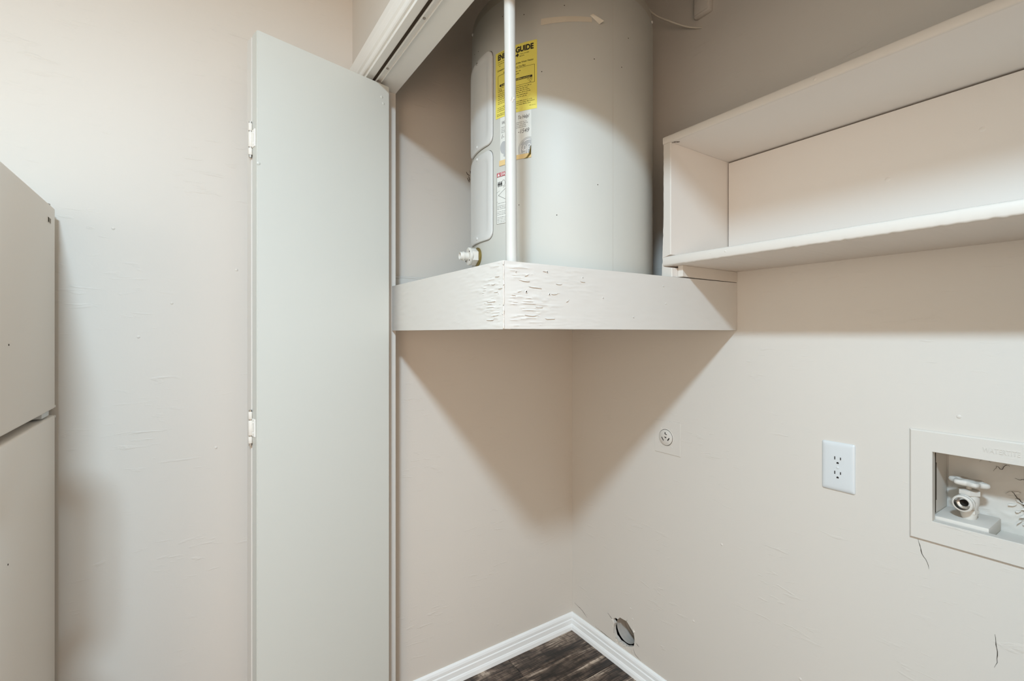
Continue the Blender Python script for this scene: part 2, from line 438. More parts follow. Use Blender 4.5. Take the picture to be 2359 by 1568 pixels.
def flap(parent, base, tip, lift):
    p, q, t = [Vector(v) for v in (base[0], base[1], tip)]
    t = t + Vector((0, -lift, 0))
    mid = (p + q) / 2 * .4 + t * .6 + Vector((0, -lift * .4, 0))
    mb = MB(); back = Vector((0, .0008, 0))
    vs_ = [p, q, q * .3 + t * .7 + Vector((.002, 0, .001)), t, p * .3 + t * .7]
    mb.faces(vs_ + [v + back for v in vs_], [(0, 1, 2, 3, 4), (9, 8, 7, 6, 5)] + [(i, (i + 1) % 5, 5 + (i + 1) % 5, 5 + i) for i in range(5)])
    return obj('torn_paper', mb, 'gypsum', parent)
y = YB - .0006
flap(wb, ((-1.318, y, .152), (-1.306, y, .158)), (-1.300, y, .141), .004)
flap(wb, ((-1.313, y, .132), (-1.309, y, .102)), (-1.3025, y, .110), .003)
flap(wb, ((-1.300, y, .090), (-1.283, y, .082)), (-1.285, y, .095), .004)
flap(wb, ((-1.197, y, .146), (-1.197, y, .118)), (-1.188, y, .114), .004)
flap(wb, ((-1.262, y, .078), (-1.236, y, .074)), (-1.246, y, .0845), .003)
flap(wb, ((-1.228, y, .070), (-1.216, y, .072)), (-1.211, y, .094), .005)
flap(wb, ((-1.198, y, .163), (-1.208, y, .170)), (-1.206, y, .158), .003)
flap(wb, ((-1.284, y, .076), (-1.270, y, .072)), (-1.274, y, .086), .004)
# gypsum crumbs at the lower rim
mb = MB()
for k in range(26):
    x = random.uniform(-1.30, -1.205); z = .0835 + random.uniform(-.012, .006) + (x + 1.30) * .02; r = random.uniform(.0008, .0028)
    bmesh.ops.create_icosphere(mb.bm, subdivisions=1, radius=r, matrix=Matrix.Translation((x, YB - r * .3, z)) @ Matrix.Diagonal((1, .6, random.uniform(.6, 1.4), 1)))
obj('gypsum_crumbs', mb, 'gypsum', wb, kind='stuff')
# scuffed plaster on the end wall beside the tank
for pts in ([(.842, 1.882), (.847, 1.874), (.856, 1.871)], [(.852, 1.868), (.856, 1.855), (.853, 1.846)], [(.858, 1.889), (.862, 1.876)], [(.846, 1.860), (.852, 1.850)]):
    mb = MB(); P = [Vector((XL + .0008, a_, b_)) for a_, b_ in pts]
    mb.tube(P, [.0007 + .0008 * random.random() for _ in P], 5)
    obj('scuff', mb, 'shade', wl)
# small nail dimples on walls
for (x, z) in ((-.95, .33), (-.85, .62), (-.62, .34), (-.30, 1.10), (-1.22, .24), (-1.21, .205)):
    mb = MB().lathe([(0, .0016), (.003, .0010), (.0045, 0)], (x, YB, z), (0, -1, 0), 12)
    obj('dimple', mb, 'wall', wb, smooth=60)
for (yy, z) in ((-.17, 1.545), (.29, 1.52), (.345, 1.24), (-.05, 1.36), (.10, 1.46), (-.12, 1.27), (.05, .96)):
    mb = MB().lathe([(0, .0014), (.0026, .0010), (.004, 0)], (XL, yy, z), (1, 0, 0), 12)
    obj('dimple', mb, 'wall', wl, smooth=60)

# ---------------------------------------------------------------- bifold door
P1 = Vector((-1.3967, .4927, 0)); P0 = Vector((-1.3144, .1282, 0))
dd = (P0 - P1).normalized(); nn = Vector((dd.y, -dd.x, 0))     # nn points to the wall side
LEN = (P0 - P1).length; ZT = 2.030; TH = .033
def dl(s, t, z): return P1 + dd * s + nn * t + Vector((0, 0, z))
door = empty('door_1', (-1.38, .33, 0), 'white bifold closet door folded open against the left jamb', kind='structure')
def dbox(mb, s0, s1, t0, t1, z0, z1, bevel=.002, seg=2, skew=0):
    r = bmesh.ops.create_cube(mb.bm, size=1); vv = r['verts']
    for v in vv: v.co = Vector(((s0 + s1) / 2 + v.co.x * (s1 - s0), (t0 + t1) / 2 + v.co.y * (t1 - t0), (z0 + z1) / 2 + v.co.z * (z1 - z0)))
    es = list({e for v in vv for e in v.link_edges})
    allv = set(vv)
    if bevel:
        rr = bmesh.ops.bevel(mb.bm, geom=es, offset=bevel, segments=seg, affect='EDGES')
        allv = {v for v in mb.bm.verts if v.is_valid and (v in allv or v in set(rr['verts']))}
    for v in allv: v.co = dl(v.co.x, v.co.y + skew * v.co.x, v.co.z)
mb = MB(); dbox(mb, 0, LEN, 0, TH, .012, ZT); obj('panel', mb, 'door', door, smooth=40, label='leading door panel with smooth white face')
mb = MB(); dbox(mb, .004, LEN + .001, TH + .003, TH * 2 + .003, .012, ZT - .002); obj('panel', mb, 'board', door, smooth=40, label='folded rear door panel against the wall')
for zc_ in (1.767, 1.043, .300):
    mb = MB()
    dbox(mb, LEN - .0005, LEN + .0016, .012, TH + .001, zc_ - .022, zc_ + .022, .0006, 1)
    dbox(mb, LEN - .0005, LEN + .0016, TH + .004, TH + .020, zc_ - .022, zc_ + .022, .0006, 1)
    h = obj('hinge', mb, 'trim', door, label='small painted butterfly hinge on the door edge')
    ce = dl(LEN + .004, TH + .0015, 0)
    mb = MB()
    for z0, z1 in ((-.040, -.0225), (-.020, .018), (.0205, .040)):
        mb.lathe([(0, z0), (.0045, z0 + .0005), (.005, z0 + .0015), (.005, z1 - .0015), (.0045, z1 - .0005), (0, z1)], (ce.x, ce.y, zc_), (0, 0, 1), 14)
    obj('knuckle', mb, 'valve', h, smooth=40)
    mb = MB().lathe([(0, -.046), (.0035, -.046), (.0035, .044), (0, .044)], (ce.x, ce.y, zc_), (0, 0, 1), 12)
    obj('pin', mb, 'steel', h, smooth=40)
    for sgn in (-1, 1):
        c = dl(LEN + .0015, .022, 0)
        mb = MB().lathe([(0, .0012), (.0018, .0008), (.0024, 0)], (c.x, c.y, zc_ + sgn * .013), dd, 10); obj('screw', mb, 'trim', h)
# pivot wheel at the top and track
c = dl(.030, TH * .45, 0)
mb = MB()
mb.lathe([(0, 0), (.0035, 0), (.0035, .012), (0, .012)], (c.x, c.y, ZT - .004), (0, 0, 1), 14)
g = obj('roller_guide', mb, 'chrome', door, smooth=40, label='metal pivot pin with nylon wheel in the track')
mb = MB().lathe([(.003, 0), (.010, .0006), (.0112, .002), (.0112, .0085), (.010, .010), (.003, .0105)], (c.x, c.y, ZT - .0035), (0, 0, 1), 24)
obj('wheel', mb, 'steel', g, smooth=40)
for (s_, zz) in ((LEN * .055, 1.972), (LEN * .07, 1.990), (LEN * .99, 1.70)):
    c = dl(s_, 0, 0)
    mb = MB().lathe([(0, .0014), (.0032, .0010), (.0045, 0)], (c.x, c.y, zz), -nn, 14); obj('filler_spot', mb, 'door', door, smooth=60)

# track: channel opening downward under the header
track = empty('door_track', (-1.0, .4555, ZH), 'white metal bifold track screwed under the closet header', 'track')
mb = MB()
ty0, ty1, th_, td = .4520, .4680, .0010, .0060
mb.box(XJ + .001, XJR - .001, ty0, ty1, ZH - .0014, ZH - .0002)
mb.box(XJ + .001, XJR - .001, ty0, ty0 + th_, ZH - td, ZH - .0014)
mb.box(XJ + .001, XJR - .001, ty1 - th_, ty1, ZH - td, ZH - .0014)
mb.box(XJ + .001, XJR - .001, ty0, ty0 + .0016, ZH - td - .001, ZH - td)
mb.box(XJ + .001, XJR - .001, ty1 - .0016, ty1, ZH - td - .001, ZH - td)
obj('channel', mb, 'trim', track)
obj('gap', MB().box(XJ + .001, XJR - .001, ty0 - .0078, ty0 - .0004, ZH - .0012, ZH - .0001), 'shade', track)  # solid dark strip painting the shade of a groove beside the channel
obj('gap', MB().box(XJ + .001, XJR - .001, ty1 + .0002, ty1 + .0020, ZH - .0012, ZH - .0001), 'shade', track)  # thin dark strip, painted shade along the far lip
for x in (-1.32, -1.06, -.70, -.30, .10):
    mb = MB().lathe([(0, .0035), (.0012, .0035), (.0012, .0027), (.003, .0024), (.004, .0008), (.0042, 0)], (x, .4602, ZH - .0014), (0, 0, -1), 16)
    obj('screw', mb, 'steel', track, smooth=40)

# ---------------------------------------------------------------- water heater platform
XS, YS = -.7998, .5198
plat = empty('heater_platform', (-1.18, .94, 1.2888), 'painted wooden box platform carrying the water heater in the closet corner', 'platform')
def rough_face(mb, fn, nu, nv, amp, corner_u):
    """fn(u, v, d) -> point, d outwards; peeling ridges crowd towards u = corner_u"""
    def f(u, v):
        dist = abs(u - corner_u)
        k = max(0.0, 1 - dist / .42) ** 1.3
        p = Vector((u * 9, v * 30, 3.1))
        r = noise.noise(p) + .5 * noise.noise(p * 2.3)
        ridge = max(0.0, .22 - abs(r)) / .22
        mask = max(0.0, noise.noise(Vector((u * 7 + 5, v * 4, 9))) + .35)
        d = amp * k * ridge * mask + .0003 * noise.noise(Vector((u * 20, v * 12, 1)))
        # keep rims in place
        e = min(u, 1 - u, v, 1 - v) * 40
        return fn(u, v, d * min(1, e))
    mb.grid(f, nu, nv)
def board(name, fn, nu, nv, amp, cu, thick, m, label):
    mb = MB(); rough_face(mb, fn, nu, nv, amp, cu)
    # close the board with sides and a back
    q = [fn(0, 0, 0), fn(1, 0, 0), fn(1, 1, 0), fn(0, 1, 0), fn(0, 0, -thick), fn(1, 0, -thick), fn(1, 1, -thick), fn(0, 1, -thick)]
    mb.faces(q, [(0, 4, 5, 1), (1, 5, 6, 2), (2, 6, 7, 3), (3, 7, 4, 0), (5, 4, 7, 6)])
    bmesh.ops.remove_doubles(mb.bm, verts=mb.bm.verts, dist=1e-5)
    return obj(name, mb, m, plat, label=label, smooth=30)
FT = .019
x0f, x1f = XJ + .0004, XS - .0012
board('fascia_board', lambda u, v, d: Vector((x0f + u * (x1f - x0f), YS - d, 1.2880 + v * (.1408 - .0006 * u))), 150, 60, .0026, 1.0, FT, 'board', 'left fascia board, smooth at its left end')
y0f = YS + .0012
board('fascia_board', lambda u, v, d: Vector((XS + d, y0f + u * (YB - y0f - .0012), 1.2888 + v * (.1386 + .0045 * u))), 190, 60, .0030, 0.0, FT, 'board', 'right fascia board with peeling wrinkled paint near the corner')
mb = MB()
P = [Vector((XS - .0004 + .0010 * noise.noise(Vector((k * .17, 1, 2))), YS + .0004 - .0010 * noise.noise(Vector((k * .15, 5, 2))), 1.2895 + .1370 * k / 60)) for k in range(61)]
mb.tube(P, [.0016 + .0008 * noise.noise(Vector((k * .23, 8, 3))) for k in range(61)], 9)
obj('corner_filler', mb, 'edge', plat, smooth=60, label='chipped white filler along the corner joint')
obj('deck', MB().box(XL + .001, XS - FT - .001, YS + FT + .013, YB - .001, 1.404, 1.424), 'board', plat)
obj('soffit_panel', MB().box(XL + .001, XS - FT - .001, YS + FT + .013, YB - .001, 1.292, 1.298), 'board', plat)
obj('joist', MB().box(XL + .001, XS - FT - .001, .80, .84, 1.2985, 1.4035), 'board', plat)
obj('joist', MB().box(XL + .001, XS - FT - .001, 1.10, 1.14, 1.2985, 1.4035), 'board', plat)
mb = MB().extrude_prof([(0, 0), (.0075, 0), (.0075, .040), (.005, .0435), (.0065, .0445), (.0065, .050), (.004, .0515), (0, .0515)], (XL, YH1 + .006, 1.4245), (XL, YB - .002, 1.4245), (1, 0, 0))
obj('ledger_strip', mb, 'board', plat)
# raised paint flakes and nail pops on the two fascias
def flake(side, along, z, r, rot, m='board'):
    mb = MB(); pts = []
    nv_ = 9
    for k in range(nv_):
        a_ = 2 * PI * k / nv_; rr = r * random.uniform(.6, 1.15)
        pts.append((math.cos(a_) * rr * 2.0, math.sin(a_) * rr * .20 * (1.6 if math.sin(a_) < 0 else .7)))
    cr, sr = math.cos(rot), math.sin(rot)
    pts = [(a_ * cr - b_ * sr, a_ * sr + b_ * cr) for a_, b_ in pts]
    t = (lambda u, v, w_: Vector((XS + .0004 + w_, along + u, z + v))) if side == 'r' else (lambda u, v, w_: Vector((along + u, YS - .0004 - w_, z + v)))
    vs_ = [t(u, v, 0) for u, v in pts] + [t(u * .9, v * .75, .0004 + .0011 * (v < 0)) for u, v in pts]
    mb.faces(vs_, [tuple(range(nv_, 2 * nv_))] + [(i, (i + 1) % nv_, nv_ + (i + 1) % nv_, nv_ + i) for i in range(nv_)])
    obj('paint_flake', mb, m, plat)
for (al, z, r, ro) in ((.578, 1.402, .004, .5), (.600, 1.378, .010, -.05), (.560, 1.367, .0035, .3), (.655, 1.366, .006, .15), (.626, 1.413, .003, 0), (.590, 1.318, .009, .03), (.640, 1.3125, .010, .02), (.545, 1.3585, .003, 0), (.570, 1.390, .007, -.1), (.690, 1.352, .003, .6), (.612, 1.336, .006, 0), (.735, 1.398, .005, 0), (.665, 1.388, .006, 0)):
    flake('r', al, z, r, ro)
for (al, z, r, ro) in ((-.838, 1.3825, .006, .02), (-.845, 1.3475, .009, .05), (-.812, 1.372, .003, 0), (-.826, 1.366, .0045, 0), (-.830, 1.318, .008, .02), (-.850, 1.309, .008, 0), (-.822, 1.398, .005, 0)):
    flake('l', al, z, r, ro)
def nail_hole(side, al, z, r=.0022):
    r *= .72
    if side == 'r': o_, ax = (XS + .0003, al, z), (1, 0, 0)
    else: o_, ax = (al, YS - .0003, z), (0, -1, 0)
    mb = MB().lathe([(r * .75, .0006), (r, .0012), (r * 1.3, .0006), (r * 1.5, 0)], o_, ax, 12)
    p = obj('nail_pop', mb, 'board', plat, smooth=50)
    mb = MB().lathe([(0, .0004), (r * .75, .0006)], o_, ax, 12); obj('hole', mb, 'shade', p)
for (al, z, r) in ((.5765, 1.3665, .0032), (.638, 1.3640, .0026), (.632, 1.4120, .0026), (.548, 1.355, .0016), (.80, 1.3635, .0018), (1.02, 1.4035, .0020), (.735, 1.407, .0016), (1.03, 1.358, .0018), (.905, 1.320, .0018), (.55, 1.4065, .0016)):
    nail_hole('r', al, z, r)
for (al, z, r) in ((-.806, 1.3725, .0016), (-.818, 1.362, .0013), (-.803, 1.319, .0013)): nail_hole('l', al, z, r)

# ---------------------------------------------------------------- wall shelf
XI, XO, YF = -.8191, -.8449, 1.0752
SHR = CLR - .002
shelf = empty('wall_shelf', (-.2, YB, 1.4335), 'long painted two-board wall shelf with a closed left end above the laundry hookups', 'shelf')
def edged_board(name, z0, z1, label, jag, seed):
    """board along x; front edge bullnosed, its lower arris chipped"""
    mb = MB(); n_ = 480; yb = YB - .0005
    rows = []
    for i in range(n_ + 1):
        x = XO + (SHR - XO) * i / n_
        a_ = jag * .6 * noise.noise(Vector((x * 90, seed, 0))); b_ = .5 * jag * noise.noise(Vector((x * 25, seed + 5, 0))); c_ = jag * max(0, noise.noise(Vector((x * 170, seed + 9, 0))))
        r = .004
        sec = [(yb, z0), (YF + r, z0 - .0002 + a_ - c_), (YF + .0012, z0 + r * .4 + a_), (YF, z0 + r + b_), (YF - .0004, (z0 + z1) / 2), (YF, z1 - r), (YF + .0012, z1 - r * .35 + b_), (YF + r, z1 + b_ * .3), (yb, z1)]
        rows.append([mb.bm.verts.new((x, y_, z_)) for y_, z_ in sec])
    for p, q in zip(rows, rows[1:]):
        for k in range(len(p)): mb.bm.faces.new((p[k], p[(k + 1) % len(p)], q[(k + 1) % len(p)], q[k]))
    mb.bm.faces.new(rows[0]); mb.bm.faces.new(list(reversed(rows[-1])))
    o = obj(name, mb, 'shelf', shelf, smooth=50, label=label)
    o.data.materials.append(M['edge'])
    yr = YF + .0030 - ORIG[o.name].y
    for p in o.data.polygons:
        if p.center.y < yr and abs(p.normal.x) < .9: p.material_index = 1
    return o
edged_board('shelf_board', 1.8003, 1.8222, 'upper shelf board with a smooth pale front edge', .0007, 2.0)
edged_board('shelf_board', 1.4655, 1.4910, 'lower shelf board with a chipped glossy white front edge', .0022, 7.0)
mb = MB()
rows = []
for j in range(61):
    z = 1.4335 + (1.7998 - 1.4335) * j / 60
    a_ = .0013 * noise.noise(Vector((z * 70, 1, 3))) * (1.6 if z < 1.55 else .5)
    fl = max(0, (1.60 - z)) * .035
    x0_, x1_ = XO - fl + a_, XI + (.004 if z < 1.466 else 0)
    sec = [(x0_, YB - .0005), (x0_, YF + .003), (x0_ + .0025, YF), (x1_ - .002, YF), (x1_, YF + .002), (x1_, YB - .0005)]
    if 1.463 < z < 1.4935: sec = [(min(x, XO - .0002) if k < 2 else (XO - .0001 if k > 2 else x), y_) for k, (x, y_) in enumerate(sec)]
    rows.append([mb.bm.verts.new((x, y_, z)) for x, y_ in sec])
# the side panel is split round the lower board so they do not run through each other
for p, q in zip(rows, rows[1:]):
    for k in range(6): mb.bm.faces.new((p[k], p[(k + 1) % 6], q[(k + 1) % 6], q[k]))
mb.bm.faces.new(rows[0]); mb.bm.faces.new(list(reversed(rows[-1])))
sp = obj('side_panel', mb, 'shelf', shelf, smooth=40)
sp.data.materials.append(M['edge'])
yr = YF + .0026 - ORIG[sp.name].y
for p in sp.data.polygons:
    if p.center.y < yr and abs(p.normal.z) < .9: p.material_index = 1
obj('back_panel', MB().box(XI + .0032, SHR, YB - .019, YB - .0008, 1.4914, 1.7960, bevel=.0008, seg=1), 'shelf', shelf)
obj('back_gap_shade', MB().box(XI + .0002, SHR, YB - .008, YB - .0006, 1.4912, 1.8000), 'shade', shelf)  # dark sheet painting the shade in the slit around the back panel
obj('cleat', MB().box(XI + .0048, -.7990, 1.0997, YB - .0006, 1.4335, 1.4652, bevel=.001, seg=1), 'edge', shelf)
for (x, z, r) in ((-.46, 1.811, .0035), (-.66, 1.480, .0028), (-.70, 1.4805, .0015)):
    mb = MB().lathe([(0, .001), (r * .7, .0009), (r, 0)], (x, YF - .0002, z), (0, -1, 0), 12); obj('nail_pop', mb, 'edge', shelf, smooth=50)
for (x, z) in ((-.42, 1.64), (-.26, 1.70)):
    mb = MB().lathe([(0, .0010), (.004, .0008), (.0055, 0)], (x, YB - .019, z), (0, -1, 0), 14); obj('dimple', mb, 'shelf', shelf, smooth=60)
for pts in ([(-.817, 1.078, 1.7985), (-.806, 1.085, 1.7985), (-.801, 1.090, 1.798)], [(-.810, 1.079, 1.7985), (-.805, 1.090, 1.7985)]):
    obj('scuff', MB().tube([Vector(p) for p in pts], .0007, 5), 'shade', shelf)

# ---------------------------------------------------------------- water heater
TX, TY, TR = -1.1505, .964, .281
ZB, ZTOP = 1.4245, 2.185
heater = empty('water_heater', (TX, TY, ZB), 'white cylindrical electric water heater with labels standing on the corner platform', 'water heater')
def tp(az, z, off=0.0):
    a_ = rad(az); return Vector((TX + (TR + off) * math.cos(a_), TY + (TR + off) * math.sin(a_), z))
mb = MB().lathe([(0, 0), (TR - .008, 0), (TR - .003, .003), (TR, .010), (TR, ZTOP - ZB - .002), (TR - .0015, ZTOP - ZB)], (TX, TY, ZB), (0, 0, 1), 160)
obj('tank_jacket', mb, 'tank', heater, smooth=40)
mb = MB().lathe([(TR - .0016, 0), (TR - .0022, .001), (TR - .0026, .027), (TR - .006, .032), (TR - .014, .034), (0, .040)], (TX, TY, ZTOP - .0005), (0, 0, 1), 160)
obj('top_cap', mb, 'cap', heater, smooth=40)
for az in (-113, -60, -10, 32.5):
    p = tp(az, ZTOP + .008, -.0025); a_ = rad(az)
    mb = MB().lathe([(.0042, 0), (.0042, .0022), (.003, .0034), (0, .0036)], p, (math.cos(a_), math.sin(a_), 0), 12); obj('screw', mb, 'white', heater, smooth=40)
# jacket seam
mb = MB(); mb.grid(lambda u, v: tp(-11.0 + .16 * u, ZB + .012 + v * (ZTOP - ZB - .016), .0004), 2, 1)
obj('jacket_seam', mb, 'cap', heater)
# access panels
def rrect(w_, h_, r, n_=7):
    pts = []
    for cx_, cy_, a0 in ((w_ / 2 - r, h_ / 2 - r, 0), (-w_ / 2 + r, h_ / 2 - r, 90), (-w_ / 2 + r, -h_ / 2 + r, 180), (w_ / 2 - r, -h_ / 2 + r, 270)):
        pts += [(cx_ + r * math.cos(rad(a0 + 90 * k / n_)), cy_ + r * math.sin(rad(a0 + 90 * k / n_))) for k in range(n_ + 1)]
    # straight runs subdivided so the plate can follow the curve
    out = []
    for i, p in enumerate(pts):
        q = pts[(i + 1) % len(pts)]; L = math.dist(p, q); m_ = max(1, int(L / .012))
        out += [(p[0] + (q[0] - p[0]) * k / m_, p[1] + (q[1] - p[1]) * k / m_) for k in range(m_)]
    return out
def access_panel(zlo, zhi, label, dark_screw):
    azc = -97.3; w_ = .1555; h_ = zhi - zlo; zc_ = (zlo + zhi) / 2
    rings = [(1.0, 0, -.0004), (1.0, 0, .0032), (1.0, .0012, .0050), (1.0, .004, .0056), (1.0, .016, .0058), (1, .021, .0046), (1, .026, .0042), (1, .040, .0042), (1, .055, .0042), (1, .068, .0042)]
    mb = MB(); rows = []
    for _, ins, off in rings:
        r = max(.0015, .022 - ins * .6); base = rrect(w_ - 2 * ins, h_ - 2 * ins, .022 if ins == 0 else r)
        rows.append(base)
    # equal vertex counts: resample each ring by arc length
    def resample(pts, n_):
        L = [0]
        for i in range(len(pts)): L.append(L[-1] + math.dist(pts[i], pts[(i + 1) % len(pts)]))
        out = []
        for k in range(n_):
            t = L[-1] * k / n_; i = max(j for j in range(len(pts)) if L[j] <= t + 1e-12)
            f = (t - L[i]) / max(1e-9, L[i + 1] - L[i]); p, q = pts[i], pts[(i + 1) % len(pts)]
            out.append((p[0] + (q[0] - p[0]) * f, p[1] + (q[1] - p[1]) * f))
        return out
    base = resample(rrect(w_, h_, .022), 120)
    vr = []
    for (_, ins, off) in rings:
        sx = (w_ - 2 * ins) / w_; sy = (h_ - 2 * ins) / h_
        vr.append([mb.bm.verts.new(tp(azc + math.degrees(u * sx / TR), zc_ + v * sy, off)) for u, v in base])
    for a_, b_ in zip(vr, vr[1:]):
        for k in range(120): mb.bm.faces.new((a_[k], a_[(k + 1) % 120], b_[(k + 1) % 120], b_[k]))
    # bridge the narrow middle
    c0 = vr[-1]; mb.bm.faces.new(c0)
    p = obj('access_panel', mb, 'panel', heater, smooth=35, label=label)
    for zz, ds in ((zhi - .0085, dark_screw), (zlo + .0125, False)):
        a_ = rad(azc); q = tp(azc, zz, .0055)
        mb = MB().lathe([(.0042, 0), (.0042, .0012), (.003, .0024), (0, .0026)], q, (math.cos(a_), math.sin(a_), 0), 14)
        obj('screw', mb, 'steel' if ds else 'panel', p, smooth=40)
    # dark ring painting the shadow under the plate edge, no real gasket
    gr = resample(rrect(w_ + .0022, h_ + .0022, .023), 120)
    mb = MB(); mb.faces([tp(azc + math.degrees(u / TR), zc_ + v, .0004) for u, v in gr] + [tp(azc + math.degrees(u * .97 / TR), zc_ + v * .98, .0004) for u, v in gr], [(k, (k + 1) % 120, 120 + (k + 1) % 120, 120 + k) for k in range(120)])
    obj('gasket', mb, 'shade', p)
access_panel(1.806, 2.068, 'upper grey access panel with a dark screw', True)
access_panel(1.541, 1.791, 'lower grey access panel', False)

# surface patch helper: u metres to the right along the jacket from az0, v absolute height
def patch(mb, az0, u0, u1, z0, z1, off, n_=14):
    mb.grid(lambda a_, b_: tp(az0 + math.degrees((u0 + (u1 - u0) * a_) / TR), z0 + (z1 - z0) * b_, off), n_, 1)
def frame_line(mb, az0, u0, u1, z0, z1, t, off):
    patch(mb, az0, u0, u1, z1 - t, z1, off); patch(mb, az0, u0, u1, z0, z0 + t, off)
    patch(mb, az0, u0, u0 + t, z0, z1, off, 1); patch(mb, az0, u1 - t, u1, z0, z1, off, 1)

# yellow energy label
EA, EZ = -79.2, 1.8669
mb = MB(); patch(mb, EA, 0, .1306, EZ, EZ + .1796, .0004, 20)
lab = obj('energy_label', mb, 'yellow', heater, label='bright yellow energy rating label with black print')
F = lambda off: (lambda u, v: tp(EA + math.degrees(u / TR), EZ + v, off))
mb = MB(); f8 = F(.0008)
put_text(mb, 'ENERGY', .0095, .0680, .1570, .1725, f8, .042)
obj('lettering', mb, 'ink', lab, label='heavy black heading')
mb = MB(); put_text(mb, 'GUIDE', .0700, .1215, .1570, .1725, f8, .042)
obj('lettering', mb, 'ink', lab, label='heavy black heading')
mb = MB()
put_text(mb, 'Compare the Energy Use of this Water Heater', .0075, .1215, .1258, .1318, f8, .01)
obj('lettering', mb, 'ink', lab); mb = MB()
put_text(mb, 'with Others Before You Buy', .0290, .0990, .1165, .1222, f8, .01)
obj('lettering', mb, 'ink', lab)
mb = MB(); frame_line(mb, EA, .0100, .1245, EZ + .0697, EZ + .1160, .0007, .0008)
obj('border_line', mb, 'ink', lab)
mb = MB(); patch(mb, EA, .0160, .1180, EZ + .0838, EZ + .0897, .0008, 16); obj('scale_bar', mb, 'ink', lab)
mb = MB(); rng = random.Random(3)
dashes(mb, .022, .112, .0852, .0030, F(.0011), rng); obj('scale_print', mb, 'yellow', lab, kind='stuff')
mb = MB()
mb.faces([f8(.066, .1500), f8(.0745, .1480), f8(.0745, .1440), f8(.0795, .1510), f8(.0745, .1570), f8(.0745, .1535)], [(0, 1, 2, 3, 4, 5)])
obj('arrow', mb, 'ink', lab)
mb = MB()
dashes(mb, .010, .045, .1745, .0020, f8, rng)
for zz, a_, b_ in ((.1510, .010, .050), (.1455, .010, .040), (.1400, .014, .019)): dashes(mb, a_, b_, zz, .0020, f8, rng)
for zz, a_, b_ in ((.1505, .084, .112), (.1450, .082, .098)): dashes(mb, a_, b_, zz, .0020, f8, rng)
for zz, a_, b_ in ((.1075, .058, .085), (.1010, .050, .080), (.0795, .013, .030), (.0755, .013, .028), (.0718, .014, .024), (.0800, .103, .121), (.0758, .108, .120), (.0718, .110, .119)): dashes(mb, a_, b_, zz, .0022, f8, rng)
for zz in (.0640, .0590, .0540, .0490): dashes(mb, .010, .112 + rng.uniform(-.01, .006), zz, .0020, f8, rng)
for zz in (.0430, .0380): dashes(mb, .010, .104, zz, .0021, f8, rng)
for zz in (.0270, .0222, .0174): dashes(mb, .008, .121 + rng.uniform(-.008, .004), zz, .0020, f8, rng)
for zz in (.0100, .0058): dashes(mb, .006, .075, zz, .0018, f8, rng)
dashes(mb, .110, .127, .0100, .0015, f8, rng)
obj('fine_print', mb, 'ink', lab, kind='stuff')

# grey service sticker under it
HA, HZ = -75.6, 1.7440
mb = MB(); patch(mb, HA, .043, .0975, HZ, EZ - .0006, .0004, 12); patch(mb, HA, 0, .043, HZ + .004, EZ - .0006, .0004, 8)
hl = obj('service_sticker', mb, 'paper', heater, label='pale grey-printed service sticker below the yellow label')
G = lambda u, v: tp(HA + math.degrees(u / TR), v, .0008)
mb = MB()
put_text(mb, "We're Here", .0045, .0520, 1.8460, 1.8552, G, .012, .25); obj('lettering', mb, 'fadedink', hl); mb = MB(); put_text(mb, 'To Help!', .0572, .0900, 1.8440, 1.8562, G, .015, .2); obj('lettering', mb, 'fadedink', hl); mb = MB()
put_text(mb, '1-', .0055, .0135, 1.8080, 1.8190, G, .004, .2); obj('lettering', mb, 'fadedink', hl); mb = MB(); put_text(mb, '-1549', .0590, .0905, 1.8085, 1.8195, G, .006, .2)
obj('lettering', mb, 'fadedink', hl)
mb = MB()
for zz in (1.8375, 1.8330, 1.8285, 1.8240): dashes(mb, .0045, .090 - rng.uniform(0, .008), zz, .0019, G, rng)
obj('fine_print', mb, 'fadedink', hl, kind='stuff')
# round printed emblem, cut off by the torn right edge of the sticker
EC, EZC, ER = .0905, 1.7645, .0310; UMAX = .0972
def disc(mb, r0, r1, off, a0=0, a1=360, n_=48):
    pts = []
    for k in range(n_):
        t0, t1 = rad(a0 + (a1 - a0) * k / n_), rad(a0 + (a1 - a0) * (k + 1) / n_)
        q = [(r0 * math.cos(t0), r0 * math.sin(t0)), (r1 * math.cos(t0), r1 * math.sin(t0)), (r1 * math.cos(t1), r1 * math.sin(t1)), (r0 * math.cos(t1), r0 * math.sin(t1))]
        q = [(min(EC + x, UMAX), max(EZC + z, HZ + .001)) for x, z in q]
        if len(set(q)) < 3: continue
        uniq = list(dict.fromkeys(q))
        mb.faces([tp(HA + math.degrees(u / TR), z, off) for u, z in uniq], [tuple(range(len(uniq)))])
mb = MB(); disc(mb, .0001, ER * .90, .0008); disc(mb, ER * .955, ER, .0008)
em = obj('emblem', mb, 'logo', hl, label='round grey monogram emblem cut off at the right')
def stroke(mb, pts, wd, off=.0012):
    P = [Vector((x, z)) for x, z in pts]
    L = []
    for i, p in enumerate(P):
        t = (P[min(i + 1, len(P) - 1)] - P[max(i - 1, 0)]).normalized(); nrm = Vector((-t.y, t.x)); k = wd * (.5 + .5 * math.sin(PI * (i + .5) / len(P)))
        L.append((p + nrm * k, p - nrm * k))
    f = lambda q: tp(HA + math.degrees(min(q.x, UMAX) / TR), max(q.y, HZ + .001), off)
    for a_, b_ in zip(L, L[1:]): mb.faces([f(a_[0]), f(a_[1]), f(b_[1]), f(b_[0])], [(0, 1, 2, 3)])
def curl(cx_, cz_, rx, rz, a0, a1, n_=20): return [(cx_ + rx * math.cos(rad(a0 + (a1 - a0) * k / n_)), cz_ + rz * math.sin(rad(a0 + (a1 - a0) * k / n_))) for k in range(n_ + 1)]
mb = MB()
g0 = EC - .0115
